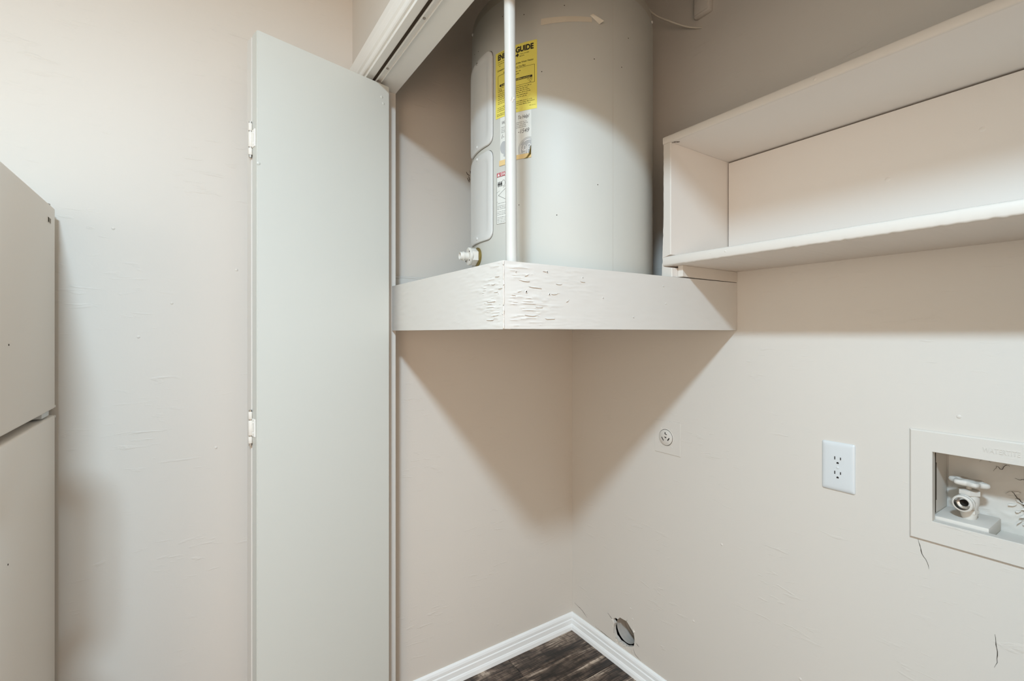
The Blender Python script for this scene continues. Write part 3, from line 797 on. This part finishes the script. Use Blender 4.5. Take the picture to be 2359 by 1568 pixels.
stroke(mb, curl(g0, EZC + .0045, .0038, .0062, 60, 420), .0009)
stroke(mb, curl(g0 - .0005, EZC + .0030, .0075, .0060, 170, 340), .0009)
stroke(mb, [(g0 + .005, EZC + .006), (g0 + .0035, EZC - .004), (g0 + .0005, EZC - .013), (g0 - .006, EZC - .019)], .0010)
stroke(mb, curl(g0 - .0015, EZC - .0145, .0045, .0060, 60, 250), .0009)
stroke(mb, curl(EC + .0010, EZC + .0060, .0042, .0068, 0, 360), .0009)
stroke(mb, curl(EC + .0020, EZC - .0060, .0062, .0110, 80, 260), .0010)
stroke(mb, curl(EC, EZC, ER * .78, ER * .78, 150, 215), .0013); stroke(mb, curl(EC, EZC, ER * .78, ER * .78, 75, 125), .0013)
obj('monogram', mb, 'white', hl)
mb = MB()
pts = curl(.0125, 1.7830, .0120, .0170, 60, 270, 18)
pts = [(.0430, 1.800)] + pts + [(.0125, 1.7580), (.0430, 1.7520)]
mb.faces([tp(HA + math.degrees(u / TR), z, .0008) for u, z in pts], [tuple(range(len(pts)))])
obj('printed_figure', mb, 'logo', hl)
mb = MB(); patch(mb, HA, .040, .0975, HZ - .0035, HZ + .0085, .0014, 10); patch(mb, HA, -.003, .043, HZ - .009, HZ + .0055, .0014, 8)
obj('tape_strip', mb, 'tape', hl)
mb = MB(); h8 = lambda u, v, o_=.0018: tp(HA + math.degrees(u / TR), v, o_)
mb.faces([h8(.0750, 1.7385), h8(.0850, 1.7415, .004), h8(.0930, 1.7500, .006), h8(.0960, 1.7700, .003), h8(.0975, 1.7720), h8(.0970, 1.7490), h8(.0880, 1.7400)], [(0, 1, 2, 6), (2, 3, 4, 5), (2, 5, 6)])
obj('curled_corner', mb, 'brass', hl)

# danger sticker
DA, DZ0, DZ1 = -78.2, 1.5781, 1.7176
mb = MB(); patch(mb, DA, 0, .066, DZ0, DZ1, .0004, 10); dl_ = obj('warning_sticker', mb, 'paper', heater, label='white warning sticker with a faded red heading')
mb = MB(); patch(mb, DA, 0, .066, 1.7066, DZ1, .0007, 10); obj('red_heading', mb, 'red', dl_)
D = lambda off: (lambda u, v: tp(DA + math.degrees(u / TR), v, off)); d9 = D(.0011); d7 = D(.0008)
mb = MB(); mb.faces([d9(.003, 1.7082), d9(.0115, 1.7082), d9(.0073, 1.7162)], [(0, 1, 2)]); obj('warning_triangle', mb, 'white', dl_); mb = MB(); put_text(mb, 'DANGER', .0160, .0600, 1.7084, 1.7158, d9, .012)
obj('lettering', mb, 'white', dl_)
mb = MB()
frame_line(mb, DA, 0, .066, DZ0, 1.7066, .0006, .0008)
for u0 in (.003, .0085, .014):
    for k in range(3):
        c_ = (u0 + .003, 1.6860 + (k - 1) * .0042); q = [(c_[0] + .0026 * math.cos(t * PI / 4) * (.6 + .4 * (k == 1)), c_[1] + .0030 * math.sin(t * PI / 4)) for t in range(8)]
        mb.faces([d7(*p) for p in q], [tuple(range(8))])
for k in range(20):
    t0, t1 = 2 * PI * k / 20, 2 * PI * (k + 1) / 20
    mb.faces([d7(.025 + .005 * math.cos(t0), 1.687 + .008 * math.sin(t0)), d7(.025 + .0057 * math.cos(t0), 1.687 + .0087 * math.sin(t0)), d7(.025 + .0057 * math.cos(t1), 1.687 + .0087 * math.sin(t1)), d7(.025 + .005 * math.cos(t1), 1.687 + .008 * math.sin(t1))], [(0, 1, 2, 3)])
def seg_line(mb, p, q, wd, f):
    p = Vector(p); q = Vector(q); t = (q - p).normalized(); nrm = Vector((-t.y, t.x)) * wd
    mb.faces([f(*(p + nrm)), f(*(p - nrm)), f(*(q - nrm)), f(*(q + nrm))], [(0, 1, 2, 3)])
seg_line(mb, (0, 1.6640), (.033, 1.6790), .0003, d7); seg_line(mb, (.033, 1.6790), (.066, 1.6640), .0003, d7)
seg_line(mb, (.006, 1.6560), (.033, 1.6720), .0004, d7); seg_line(mb, (.006, 1.6560), (.033, 1.6420), .0004, d7); seg_line(mb, (.033, 1.6420), (.060, 1.6560), .0004, d7); seg_line(mb, (.060, 1.6560), (.033, 1.6720), .0004, d7)
seg_line(mb, (0, 1.6390), (.066, 1.6390), .0003, d7); seg_line(mb, (.032, 1.6570), (.034, 1.6570), .0010, d7)
obj('symbols', mb, 'ink', dl_)
mb = MB(); zz = 1.6335
while zz > 1.580:
    dashes(mb, .003, .063 - rng.uniform(0, .02), zz, .0017, d7, rng); zz -= rng.choice((.0043, .0043, .0043, .0070))
obj('fine_print', mb, 'fadedink', dl_, kind='stuff')

# old tape on the upper front
mb = MB(); mb.grid(lambda a_, b_: tp(-50.4 + 27 * a_, 2.080 + .0165 * b_ + .004 * a_ * (1 - b_) , .0006 + .0004 * (a_ < .2)), 16, 2); obj('tape_remnant', mb, 'oldtape', heater)
mb = MB(); mb.grid(lambda a_, b_: tp(-24.5 + 5.2 * a_ + 1.6 * b_, 2.1010 - .020 * a_ + .003 * b_, .001 + .009 * b_ * (.3 + a_)), 8, 3); obj('tape_fold', mb, 'oldtape', heater)
# specks
for az, z in ((-50, 1.96), (-22, 1.99), (-5, 1.985), (-63, 1.62), (-42, 1.585), (-20, 1.665), (-105, 2.11), (-98, 2.10), (-60, 2.12), (-38, 2.125), (0, 2.07), (-74, 2.14), (-45, 2.155)):
    a_ = rad(az); mb = MB().lathe([(0, .0008), (.0010, .0006), (.0015, 0)], tp(az, z, -.0001), (math.cos(a_), math.sin(a_), 0), 8); obj('speck', mb, 'shade', heater)

# drain valve
va = -99.0; a_ = rad(va); ax = Vector((math.cos(a_), math.sin(a_), 0)); vo = tp(va, 1.5020, 0); up = Vector((0, 0, 1))
mb = MB().lathe([(.0275, -.002), (.0275, .003), (.0255, .005), (.019, .0055), (.0, .0055)], vo, ax, 28, cap0=True)
dv = obj('drain_valve', mb, 'brass', heater, smooth=35, label='white plastic drain valve low on the tank')
mb = MB().lathe([(.0, .005), (.0235, .005), (.0245, .0065), (.0245, .020), (.0225, .0225), (0, .0225)], vo, ax, 6, ref=up); obj('hex_body', mb, 'valve', dv, smooth=25)
mb = MB()
prof_pts = []
for k in range(64):
    t = 2 * PI * k / 64; prof_pts.append((.0245 + .0016 * math.cos(4 * t) , t))
side = ax.cross(up)
def ringpt(r, t, h): return vo + ax * h + (up * math.cos(t) + side * math.sin(t)) * r
rws = [[mb.bm.verts.new(ringpt(r * k_, t, h)) for r, t in prof_pts] for k_, h in ((.35, .0225), (.95, .0225), (1.0, .0240), (1.0, .0295), (.94, .0310), (.35, .0315))]
for p, q in zip(rws, rws[1:]):
    for k in range(64): mb.bm.faces.new((p[k], p[(k + 1) % 64], q[(k + 1) % 64], q[k]))
obj('valve_wheel', mb, 'valve', dv, smooth=35)
mb = MB().lathe([(0, .031), (.0115, .031), (.0115, .043), (.0132, .0435), (.0132, .0465), (.0115, .047), (.0115, .0545), (.0108, .0555), (.0096, .0555), (.0088, .050), (.0085, .036), (0, .0355)], vo, ax, 28); obj('nozzle', mb, 'valve', dv, smooth=35)
for t in (.9, 2.25, 4.0, 5.4):
    p = ringpt(.0195, t, .0312); mb = MB().lathe([(0, .0006), (.0022, .0006), (.0024, 0)], p, ax, 10); obj('slot', mb, 'shade', dv)

# ---------------------------------------------------------------- white pipe in front of the heater
p0 = Vector((-.8350, .5632, 1.4245)); p1 = Vector((-.8435, .5575, CCEIL - .004))
mb = MB(); axp = (p1 - p0).normalized(); Lp = (p1 - p0).length
n_ = 60; prof = []
for k in range(n_ + 1):
    h = Lp * k / n_; prof.append((.0121 + .0003 * noise.noise(Vector((h * 9, 4, 1))), h))
mb.lathe(prof, p0, axp, 28, cap0=True, cap1=True)
pipe = obj('white_pipe', mb, 'pipe', smooth=40)
tag(pipe, 'slim white painted vertical pipe standing in front of the water heater', 'pipe')
cc = p0 + axp * .352; side = Vector((.83, .56, 0))
mb = MB()
for ang, dz, hh in ((-28, .000, .0050), (-12, -.004, .0035), (6, .002, .0028)):
    q = cc + Vector((.0119 * math.cos(rad(ang)), .0119 * math.sin(rad(ang)), dz))
    bmesh.ops.create_icosphere(mb.bm, subdivisions=2, radius=1, matrix=Matrix.Translation(q) @ Matrix.Diagonal((.0016, .0018, hh, 1)))
obj('paint_chip', mb, 'edge', pipe)

# ---------------------------------------------------------------- cable and junction box
cp = [(-1.21, 1.21, CCEIL - .003), (-1.15, 1.235, 2.53), (-1.1004, 1.26, 2.430), (-1.0830, 1.274, 2.4080), (-1.0579, 1.285, 2.3691), (-1.0340, 1.298, 2.3430), (-1.0066, 1.31, 2.3207), (-.9850, 1.329, 2.3050), (-.9649, 1.345, 2.2921), (-.9400, 1.3585, 2.2795), (-.9184, 1.3640, 2.2711)]
def smooth_path(P, n_=6):
    P = [Vector(p) for p in P]; out = []
    for i in range(len(P) - 1):
        a_, b_, c_, d_ = P[max(i - 1, 0)], P[i], P[i + 1], P[min(i + 2, len(P) - 1)]
        for k in range(n_):
            t = k / n_
            out.append(.5 * ((2 * b_) + (c_ - a_) * t + (2 * a_ - 5 * b_ + 4 * c_ - d_) * t * t + (3 * b_ - a_ - 3 * c_ + d_) * t ** 3))
    return out + [P[-1]]
o = obj('power_cable', MB().tube(smooth_path(cp), .0030, 10), 'cable', smooth=60)
tag(o, 'thin white cable sagging from above the heater to the back wall', 'cable')
jb = empty('junction_box', (-.905, YB, 2.30), 'beige blank cover box on the back wall at the top of the frame', 'box')
mb = MB().box(-.937, -.8785, YB - .021, YB - .0005, 2.300, 2.418, bevel=.006, seg=2); obj('box_body', mb, 'wall', jb, smooth=40)
mb = MB().box(-.931, -.8850, YB - .0255, YB - .0205, 2.306, 2.412, bevel=.002, seg=2); obj('cover', mb, 'wall', jb, smooth=40)

# ---------------------------------------------------------------- refrigerator
FX1, FX0, FYF = -1.5167, -.955, -.271      # hinge side, far side, door front plane
fr = empty('refrigerator', (-1.21, -.62, 0), 'almond top-freezer refrigerator standing against the left wall', 'refrigerator')
DTH = .058
obj('cabinet', MB().box(FX1 + .004, FX0 - .004, -1.02, FYF - DTH - .012, .03, 1.560, bevel=.006), 'fridge', fr, smooth=40)
obj('gasket', MB().box(FX1 + .012, FX0 - .012, FYF - DTH - .012, FYF - DTH, .10, 1.555), 'gasket', fr)
fz = obj('freezer_door', MB().box(FX1, FX0, FYF - DTH, FYF, 1.1035, 1.5725, bevel=.0045, seg=3), 'fridge', fr, smooth=40)
fd = obj('fridge_door', MB().box(FX1, FX0, FYF - DTH, FYF, .09, 1.0885, bevel=.0045, seg=3), 'fridge', fr, smooth=40)
obj('kick_plate', MB().box(FX1 + .02, FX0 - .02, FYF - .05, FYF - .03, .01, .085), 'gasket', fr)
# handles on the far side
for (par, z0, z1) in ((fz, 1.13, 1.40), (fd, .72, 1.06)):
    mb = MB(); xh = FX0 - .018
    mb.tube(smooth_path([(xh, FYF - .002, z0), (xh, FYF + .022, z0 + .02), (xh, FYF + .026, (z0 + z1) / 2), (xh, FYF + .022, z1 - .02), (xh, FYF - .002, z1)], 6), .011, 12); obj('handle', mb, 'fridge', par, smooth=50)
# slot in the freezer door corner
mb = MB().box(-1.4735, -1.4440, FYF - .0002, FYF + .0010, 1.5275, 1.5400, bevel=.0004, seg=1); sl = obj('slot_frame', mb, 'fridge', fz)
mb = MB().box(-1.4715, -1.4460, FYF + .0009, FYF + .0012, 1.5285, 1.5390); obj('slot', mb, 'gasket', fz)
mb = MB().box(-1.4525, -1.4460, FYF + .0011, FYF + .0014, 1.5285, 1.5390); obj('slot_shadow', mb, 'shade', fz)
# top hinge cap and middle hinge bracket
mb = MB().box(FX1 + .001, FX1 + .040, FYF - .050, FYF - .006, 1.5727, 1.5765, bevel=.001); hg = obj('top_hinge', mb, 'steel', fr)
mb = MB().lathe([(.0, 0), (.006, 0), (.006, .003), (.004, .004), (0, .0042)], (FX1 + .012, FYF - .012, 1.5765), (0, 0, 1), 16); obj('hinge_pin', mb, 'steel', hg, smooth=40)
mb = MB().box(-1.480, -1.4215, FYF - .030, FYF - .004, 1.0925, 1.1030, bevel=.0008, seg=1); obj('hinge_bracket', mb, 'outlet', fr, label='white middle hinge bracket between the doors')
for z in (1.1085, 1.0845):
    mb = MB().lathe([(0, 0), (.0055, .001), (.0055, .006), (0, .0075)], (FX1 + .0035, FYF - .004, z - .003), (0, 0, 1), 12); obj('corner_plug', mb, 'valve', fr, smooth=40)
for (x, z) in ((-1.1829, 1.2593), (-1.1782, .8742)):
    mb = MB().lathe([(0, .0006), (.0016, .0006), (.0018, 0)], (x, FYF, z), (0, 1, 0), 8); obj('speck', mb, 'shade', fz if z > 1.1 else fd)

# ---------------------------------------------------------------- white duplex outlet
ou = empty('wall_outlet', (-.5283, YB, .938), 'white duplex wall outlet with plate between the round dryer socket and washer box', 'outlet')
def wp(u, v, w_): return Vector((-.5283 + u, YB - w_, .9390 + v))
mb = MB(); outl = rrect(.0745, .1240, .0045, 5)
N = len(outl); rws = []
for ins, d in ((0, 0), (0, .0022), (.0010, .0034), (.0060, .0052), (.0110, .0057)):
    sx = (.0745 - 2 * ins) / .0745; sy = (.1240 - 2 * ins) / .1240
    rws.append([mb.bm.verts.new(wp(u * sx, v * sy, d)) for u, v in outl])
for p, q in zip(rws, rws[1:]):
    for k in range(N): mb.bm.faces.new((p[k], p[(k + 1) % N], q[(k + 1) % N], q[k]))
mb.bm.faces.new(rws[-1])
obj('cover_plate', mb, 'outlet', ou, smooth=45)
for vz in (.0165, -.0205):
    mb = MB(); pts = [(.0150 * math.cos(t * PI / 12), max(-.0118, min(.0118, .0150 * math.sin(t * PI / 12)))) for t in range(24)]
    pts = list(dict.fromkeys((round(x, 5), round(y_, 5)) for x, y_ in pts))
    mb.poly_prism(pts, .0004, lambda u, v, w_: wp(u, v + vz, .0055 + w_)); rc = obj('receptacle', mb, 'outlet', ou)
    for dx, hh in ((-.0064, .0080), (.0064, .0066)):
        mb = MB().box(-.5283 + dx - .0011, -.5283 + dx + .0011, YB - .0062, YB - .0058, .939 + vz + .0052 - hh / 2, .939 + vz + .0052 + hh / 2); obj('slot', mb, 'ink', rc)
    mb = MB(); q = [(.0026 * math.cos(rad(t)), .0026 * math.sin(rad(t)) - .0066) for t in range(0, 181, 20)] + [(-.0026, -.0086), (.0026, -.0086)]
    mb.poly_prism(q, .0004, lambda u, v, w_: wp(u, v + vz, .0058 + w_)); obj('slot', mb, 'ink', rc)
mb = MB().lathe([(.0032, 0), (.0032, .0008), (.0022, .0014), (0, .0015)], wp(0, -.002, .0056), (0, -1, 0), 16); obj('screw', mb, 'outlet', ou, smooth=40)

# ---------------------------------------------------------------- painted-over dryer socket
ds = empty('dryer_socket', (-1.058, YB, .86), 'round dryer socket painted over in wall colour, left of the white outlet', 'socket')
mb = MB().box(-1.1060, -.9985, YB - .0022, YB - .0002, .8600, .9735, bevel=.0012, seg=1); obj('cover_plate', mb, 'wall', ds)
DX, DZ = -1.0575, .9165
mb = MB().lathe([(.0285, .0), (.0285, .0010), (.0300, .0010), (.0308, .0004), (.0308, 0)], (DX, YB - .0022, DZ), (0, -1, 0), 48)
obj('rim', mb, 'wall', ds, smooth=40)
mb = MB().lathe([(.0268, -.0004), (.0288, -.0004), (.0288, .0002), (.0268, .0002)], (DX, YB - .0023, DZ), (0, -1, 0), 48); obj('groove', mb, 'shade', ds)
mb = MB().lathe([(.0268, 0), (.0268, .0026), (.0258, .0034), (0, .0034)], (DX, YB - .0022, DZ), (0, -1, 0), 48); sk = obj('socket_face', mb, 'wall', ds, smooth=40)
def slotpoly(pts):
    mb = MB(); mb.poly_prism(pts, .0004, lambda u, v, w_: Vector((DX + u, YB - .0055 - w_, DZ + v))); obj('slot', mb, 'ink', sk)
def bar(cx_, cz_, L, wd, ang):
    c_, s_ = math.cos(ang), math.sin(ang)
    return [(cx_ + a_ * c_ - b_ * s_, cz_ + a_ * s_ + b_ * c_) for a_, b_ in ((-L / 2, -wd / 2), (L / 2, -wd / 2), (L / 2, wd / 2), (-L / 2, wd / 2))]
slotpoly([(-.0030, .0185), (.0005, .0185), (.0005, .0130), (.0060, .0118), (.0060, .0092), (-.0030, .0112)])
slotpoly(bar(-.0120, -.0060, .0135, .0030, rad(-55))); slotpoly(bar(.0125, -.0045, .0115, .0042, rad(52)))
slotpoly([(-.0060, .0030), (.0050, .0020), (.0010, -.0030)])
for u, v in ((-.0225, .0290), (.0225, .0290), (-.0205, -.0310), (.0235, -.0310)):
    mb = MB().lathe([(.0038, 0), (.0036, .0010), (0, .0014)], (DX + u, YB - .0021, DZ + v), (0, -1, 0), 14); obj('screw', mb, 'wall', ds, smooth=40)

# ---------------------------------------------------------------- washer outlet box
wbx = empty('washer_box', (-.2, YB, .8135), 'painted recessed washer hookup box with cracked paint at the right edge', 'outlet box')
PX0, PX1, PZ0, PZ1 = -.3832, -.010, .8138, 1.0620
OX0, OX1, OZ0, OZ1 = -.3425, -.050, .8620, 1.0160
mb = MB(); ft = .0065
def fr_ring(x0, x1, z0, z1, y_): return [mb.bm.verts.new(p) for p in ((x0, y_, z0), (x1, y_, z0), (x1, y_, z1), (x0, y_, z1))]
R = [fr_ring(PX0, PX1, PZ0, PZ1, YB - .0003), fr_ring(PX0, PX1, PZ0, PZ1, YB - .0035), fr_ring(PX0 + .0030, PX1 - .003, PZ0 + .003, PZ1 - .003, YB - ft),
     fr_ring(OX0 - .0008, OX1 + .0008, OZ0 - .0008, OZ1 + .0008, YB - ft), fr_ring(OX0, OX1, OZ0, OZ1, YB - ft + .001), fr_ring(OX0, OX1, OZ0, OZ1, YB + .012)]
for p, q in zip(R, R[1:]):
    for k in range(4): mb.bm.faces.new((p[k], p[(k + 1) % 4], q[(k + 1) % 4], q[k]))
frm = obj('face_frame', mb, 'wall', wbx)
mb = MB()
put_text(mb, 'WATERTITE', -.2620, -.2080, 1.0335, 1.0435, lambda u, v: Vector((u, YB - ft - .0010, v)), .0)
vsx = list(mb.bm.verts)
r = bmesh.ops.extrude_face_region(mb.bm, geom=list(mb.bm.faces))
for v in r['geom']:
    if isinstance(v, bmesh.types.BMVert): v.co.y += .0012
obj('lettering', mb, 'wall', frm, label='raised lettering under paint')
mb = MB(); yb2 = YB + .122; lx0, lx1, lz0, lz1 = BX0 + .0004, BX1 - .0004, BZ0 + .0004, BZ1 - .0004
def quad(a_, b_, c_, d_): mb.faces([a_, b_, c_, d_], [(0, 1, 2, 3)])
y0_ = YB + .0135
quad((lx0, y0_, lz0), (lx0, yb2, lz0), (lx0, yb2, lz1), (lx0, y0_, lz1)); quad((lx1, y0_, lz0), (lx1, y0_, lz1), (lx1, yb2, lz1), (lx1, yb2, lz0))
quad((lx0, y0_, lz0), (lx1, y0_, lz0), (lx1, yb2, lz0), (lx0, yb2, lz0)); quad((lx0, y0_, lz1), (lx0, yb2, lz1), (lx1, yb2, lz1), (lx1, y0_, lz1))
quad((lx0, yb2, lz0), (lx1, yb2, lz0), (lx1, yb2, lz1), (lx0, yb2, lz1))
obj('box_liner', mb, 'wall', wbx)
mb = MB(); mb.grid(lambda u, v: Vector((lx0 + .003 + (lx1 - lx0 - .006) * u, yb2 - .002 - .0035 * max(0, noise.noise(Vector((u * 8, v * 6, 2)))) - .003 * max(0, noise.noise(Vector((u * 22, v * 16, 5)))) * (1 - v), lz0 + (lz1 - lz0) * v)), 90, 60)
obj('lumpy_paint', mb, 'wall', wbx, smooth=60, label='blistered paint on the back of the box')
mb = MB().box(lx0 + .0005, -.2560, YB + .0135, yb2 - .006, lz0 + .0005, .8705, bevel=.003, seg=2); obj('valve_ledge', mb, 'wall', wbx, smooth=40)
obj('liner_gap_shade', MB().box(BX0 + .0006, BX0 + .0016, YB + .024, YB + .0385, .900, .985), 'shade', wbx)  # dark strips on the liner paint the shade behind the frame edge
obj('liner_gap_shade', MB().box(BX0 + .0006, BX0 + .0014, YB + .024, YB + .0355, .872, 1.010), 'shade', wbx)
# hot and cold taps
def tap(cx_, label):
    cy_ = YB + .058; z0 = .8705
    mb = MB()
    mb.lathe([(0, 0), (.0125, 0), (.0145, .012), (.0145, .014), (0, .014)], (cx_, cy_, z0 - .001), (0, 0, 1), 20)
    mb.lathe([(.0165, .014), (.0165, .0215), (0, .0215)], (cx_, cy_, z0 - .001), (0, 0, 1), 6, ref=(1, .3, 0), cap0=True)
    mb.lathe([(0, .0200), (.0135, .0205), (.0155, .028), (.0175, .036), (.0175, .048), (.0155, .054), (0, .054)], (cx_, cy_, z0 - .001), (0, 0, 1), 24)
    mb.lathe([(.0195, .054), (.0195, .0640), (.012, .0655), (0, .0655)], (cx_, cy_, z0 - .001), (0, 0, 1), 6, ref=(1, -.2, 0), cap0=True)
    mb.lathe([(.0050, .0655), (.0050, .0760), (0, .0760)], (cx_, cy_, z0 - .001), (0, 0, 1), 14)
    t = obj('valve', mb, 'wall', wbx, smooth=30, label=label)
    nz = z0 + .0385; d = Vector((-.12, -1, -.05)).normalized()
    mb = MB().lathe([(0, .008), (.0145, .008), (.0150, .020), (.0178, .021), (.0180, .024), (.0168, .0255), (.0172, .028), (.0180, .029), (.0178, .0335), (.0160, .0350), (.0138, .0352)], (cx_, cy_, nz), d, 28); obj('nozzle', mb, 'wall', t, smooth=30)
    mb = MB().lathe([(.0139, .0353), (.0132, .0352), (.0120, .026), (.0105, .0255), (.0075, .0240)], (cx_, cy_, nz), d, 28); obj('hose_thread', mb, 'chrome', t, smooth=30)
    mb = MB().lathe([(0, .0180), (.0076, .0242)], (cx_, cy_, nz), d, 28); obj('bore', mb, 'dark', t)
    mb = MB(); hz = z0 + .0775; nW = 84; tilt = Matrix.Rotation(rad(3), 4, 'Y') @ Matrix.Rotation(rad(-4), 4, 'X')
    rws = []
    for k_, h in ((.18, -.0035), (.55, -.0030), (.84, -.0048), (.97, -.0025), (1.0, .0015), (.96, .0055), (.84, .0070), (.60, .0040), (.40, .0040), (.30, .0062), (.16, .0062)):
        row = []
        for k in range(nW):
            t_ = 2 * PI * k / nW; R_ = .0300 * (1 + (.15 * math.cos(6 * t_) if k_ > .8 else (.06 * math.cos(6 * t_) if k_ > .5 else 0)))
            p = tilt @ Vector((R_ * k_ * math.cos(t_), R_ * k_ * math.sin(t_), h)); row.append(mb.bm.verts.new(p + Vector((cx_, cy_, hz))))
        rws.append(row)
    for p, q in zip(rws, rws[1:]):
        for k in range(nW): mb.bm.faces.new((p[k], p[(k + 1) % nW], q[(k + 1) % nW], q[k]))
    mb.bm.faces.new(rws[-1]); mb.bm.faces.new(list(reversed(rws[0])))
    obj('handwheel', mb, 'wall', t, smooth=50)
tap(-.2965, 'painted washer tap with a scalloped handwheel')
# cracked, curling paint on the back of the box
def bcrack(pts, wd):
    mb = MB(); yy = yb2 - .0075
    P = [Vector((x, yy, z)) for x, z in pts]; Q = []
    for p, q in zip(P, P[1:]):
        for k in range(4): Q.append(p.lerp(q, k / 4) + Vector((random.uniform(-1, 1), 0, random.uniform(-1, 1))) * .0014)
    Q.append(P[-1]); mb.tube(Q, [wd * .42 * (.3 + .7 * math.sin(PI * (i + .3) / len(Q))) for i in range(len(Q))], 5); obj('crack', mb, 'shade', wbx)
for pts, wd in (([(-.268, .972), (-.262, .985), (-.255, .978), (-.250, .990), (-.243, .988)], .0014), ([(-.290, .988), (-.283, .996), (-.272, .990)], .0008), ([(-.235, .965), (-.225, .962), (-.218, .969), (-.205, .972), (-.190, .970)], .0016),
                ([(-.240, .935), (-.234, .925), (-.226, .918), (-.222, .908), (-.214, .905)], .0022), ([(-.222, .896), (-.214, .893), (-.207, .898), (-.200, .893), (-.190, .895)], .0018), ([(-.225, .880), (-.217, .876), (-.209, .882), (-.196, .872)], .0018)): bcrack(pts, wd)
for (x, z, r, a_) in ((-.238, .930, .009, .4), (-.227, .915, .006, -.4), (-.216, .902, .007, .2), (-.222, .886, .006, .8), (-.206, .877, .007, -.2), (-.212, .915, .007, .5), (-.198, .905, .008, 0), (-.240, .905, .005, .3), (-.231, .893, .004, .2), (-.215, .868, .006, .1), (-.228, .872, .004, .9)):
    mb = MB(); n7 = 9; cr, sr = math.cos(a_), math.sin(a_)
    pts = [(r * random.uniform(.5, 1.15) * 1.5 * math.cos(2 * PI * k / n7), r * random.uniform(.4, .9) * .6 * math.sin(2 * PI * k / n7)) for k in range(n7)]
    pts = [(u * cr - v * sr, u * sr + v * cr) for u, v in pts]
    dep = lambda u, v: yb2 - .0050 - .0045 * max(0, -v / r) - .001
    vs_ = [(x + u, dep(u, v) - .0008, z + v) for u, v in pts]; vs2 = [(x + u, dep(u, v) + .003, z + v) for u, v in pts]
    mb.faces(vs_ + vs2, [tuple(range(n7)), tuple(range(2 * n7 - 1, n7 - 1, -1))] + [(k, (k + 1) % n7, n7 + (k + 1) % n7, n7 + k) for k in range(n7)]); obj('paint_flake', mb, 'wall', wbx)

# ---------------------------------------------------------------- duct behind the torn hole
mb = MB(); prof = []
dL = .40
for k in range(121):
    t = k / 120; prof.append((.0490 + (.0010 if k > 14 else .0002) * math.cos(2 * PI * k / 5), .006 + dL * t))
mb.lathe(prof, (-1.2580, YB + .0125, .1345), (0, 1, 0), 40)
mb.lathe([(.0500, .006 + dL), (0, .006 + dL)], (-1.2580, YB + .0125, .1345), (0, 1, 0), 40)
o = obj('dryer_duct', mb, 'duct', smooth=60, recalc=False)
tag(o, 'grey ribbed dryer duct seen inside the torn wall hole', 'duct')
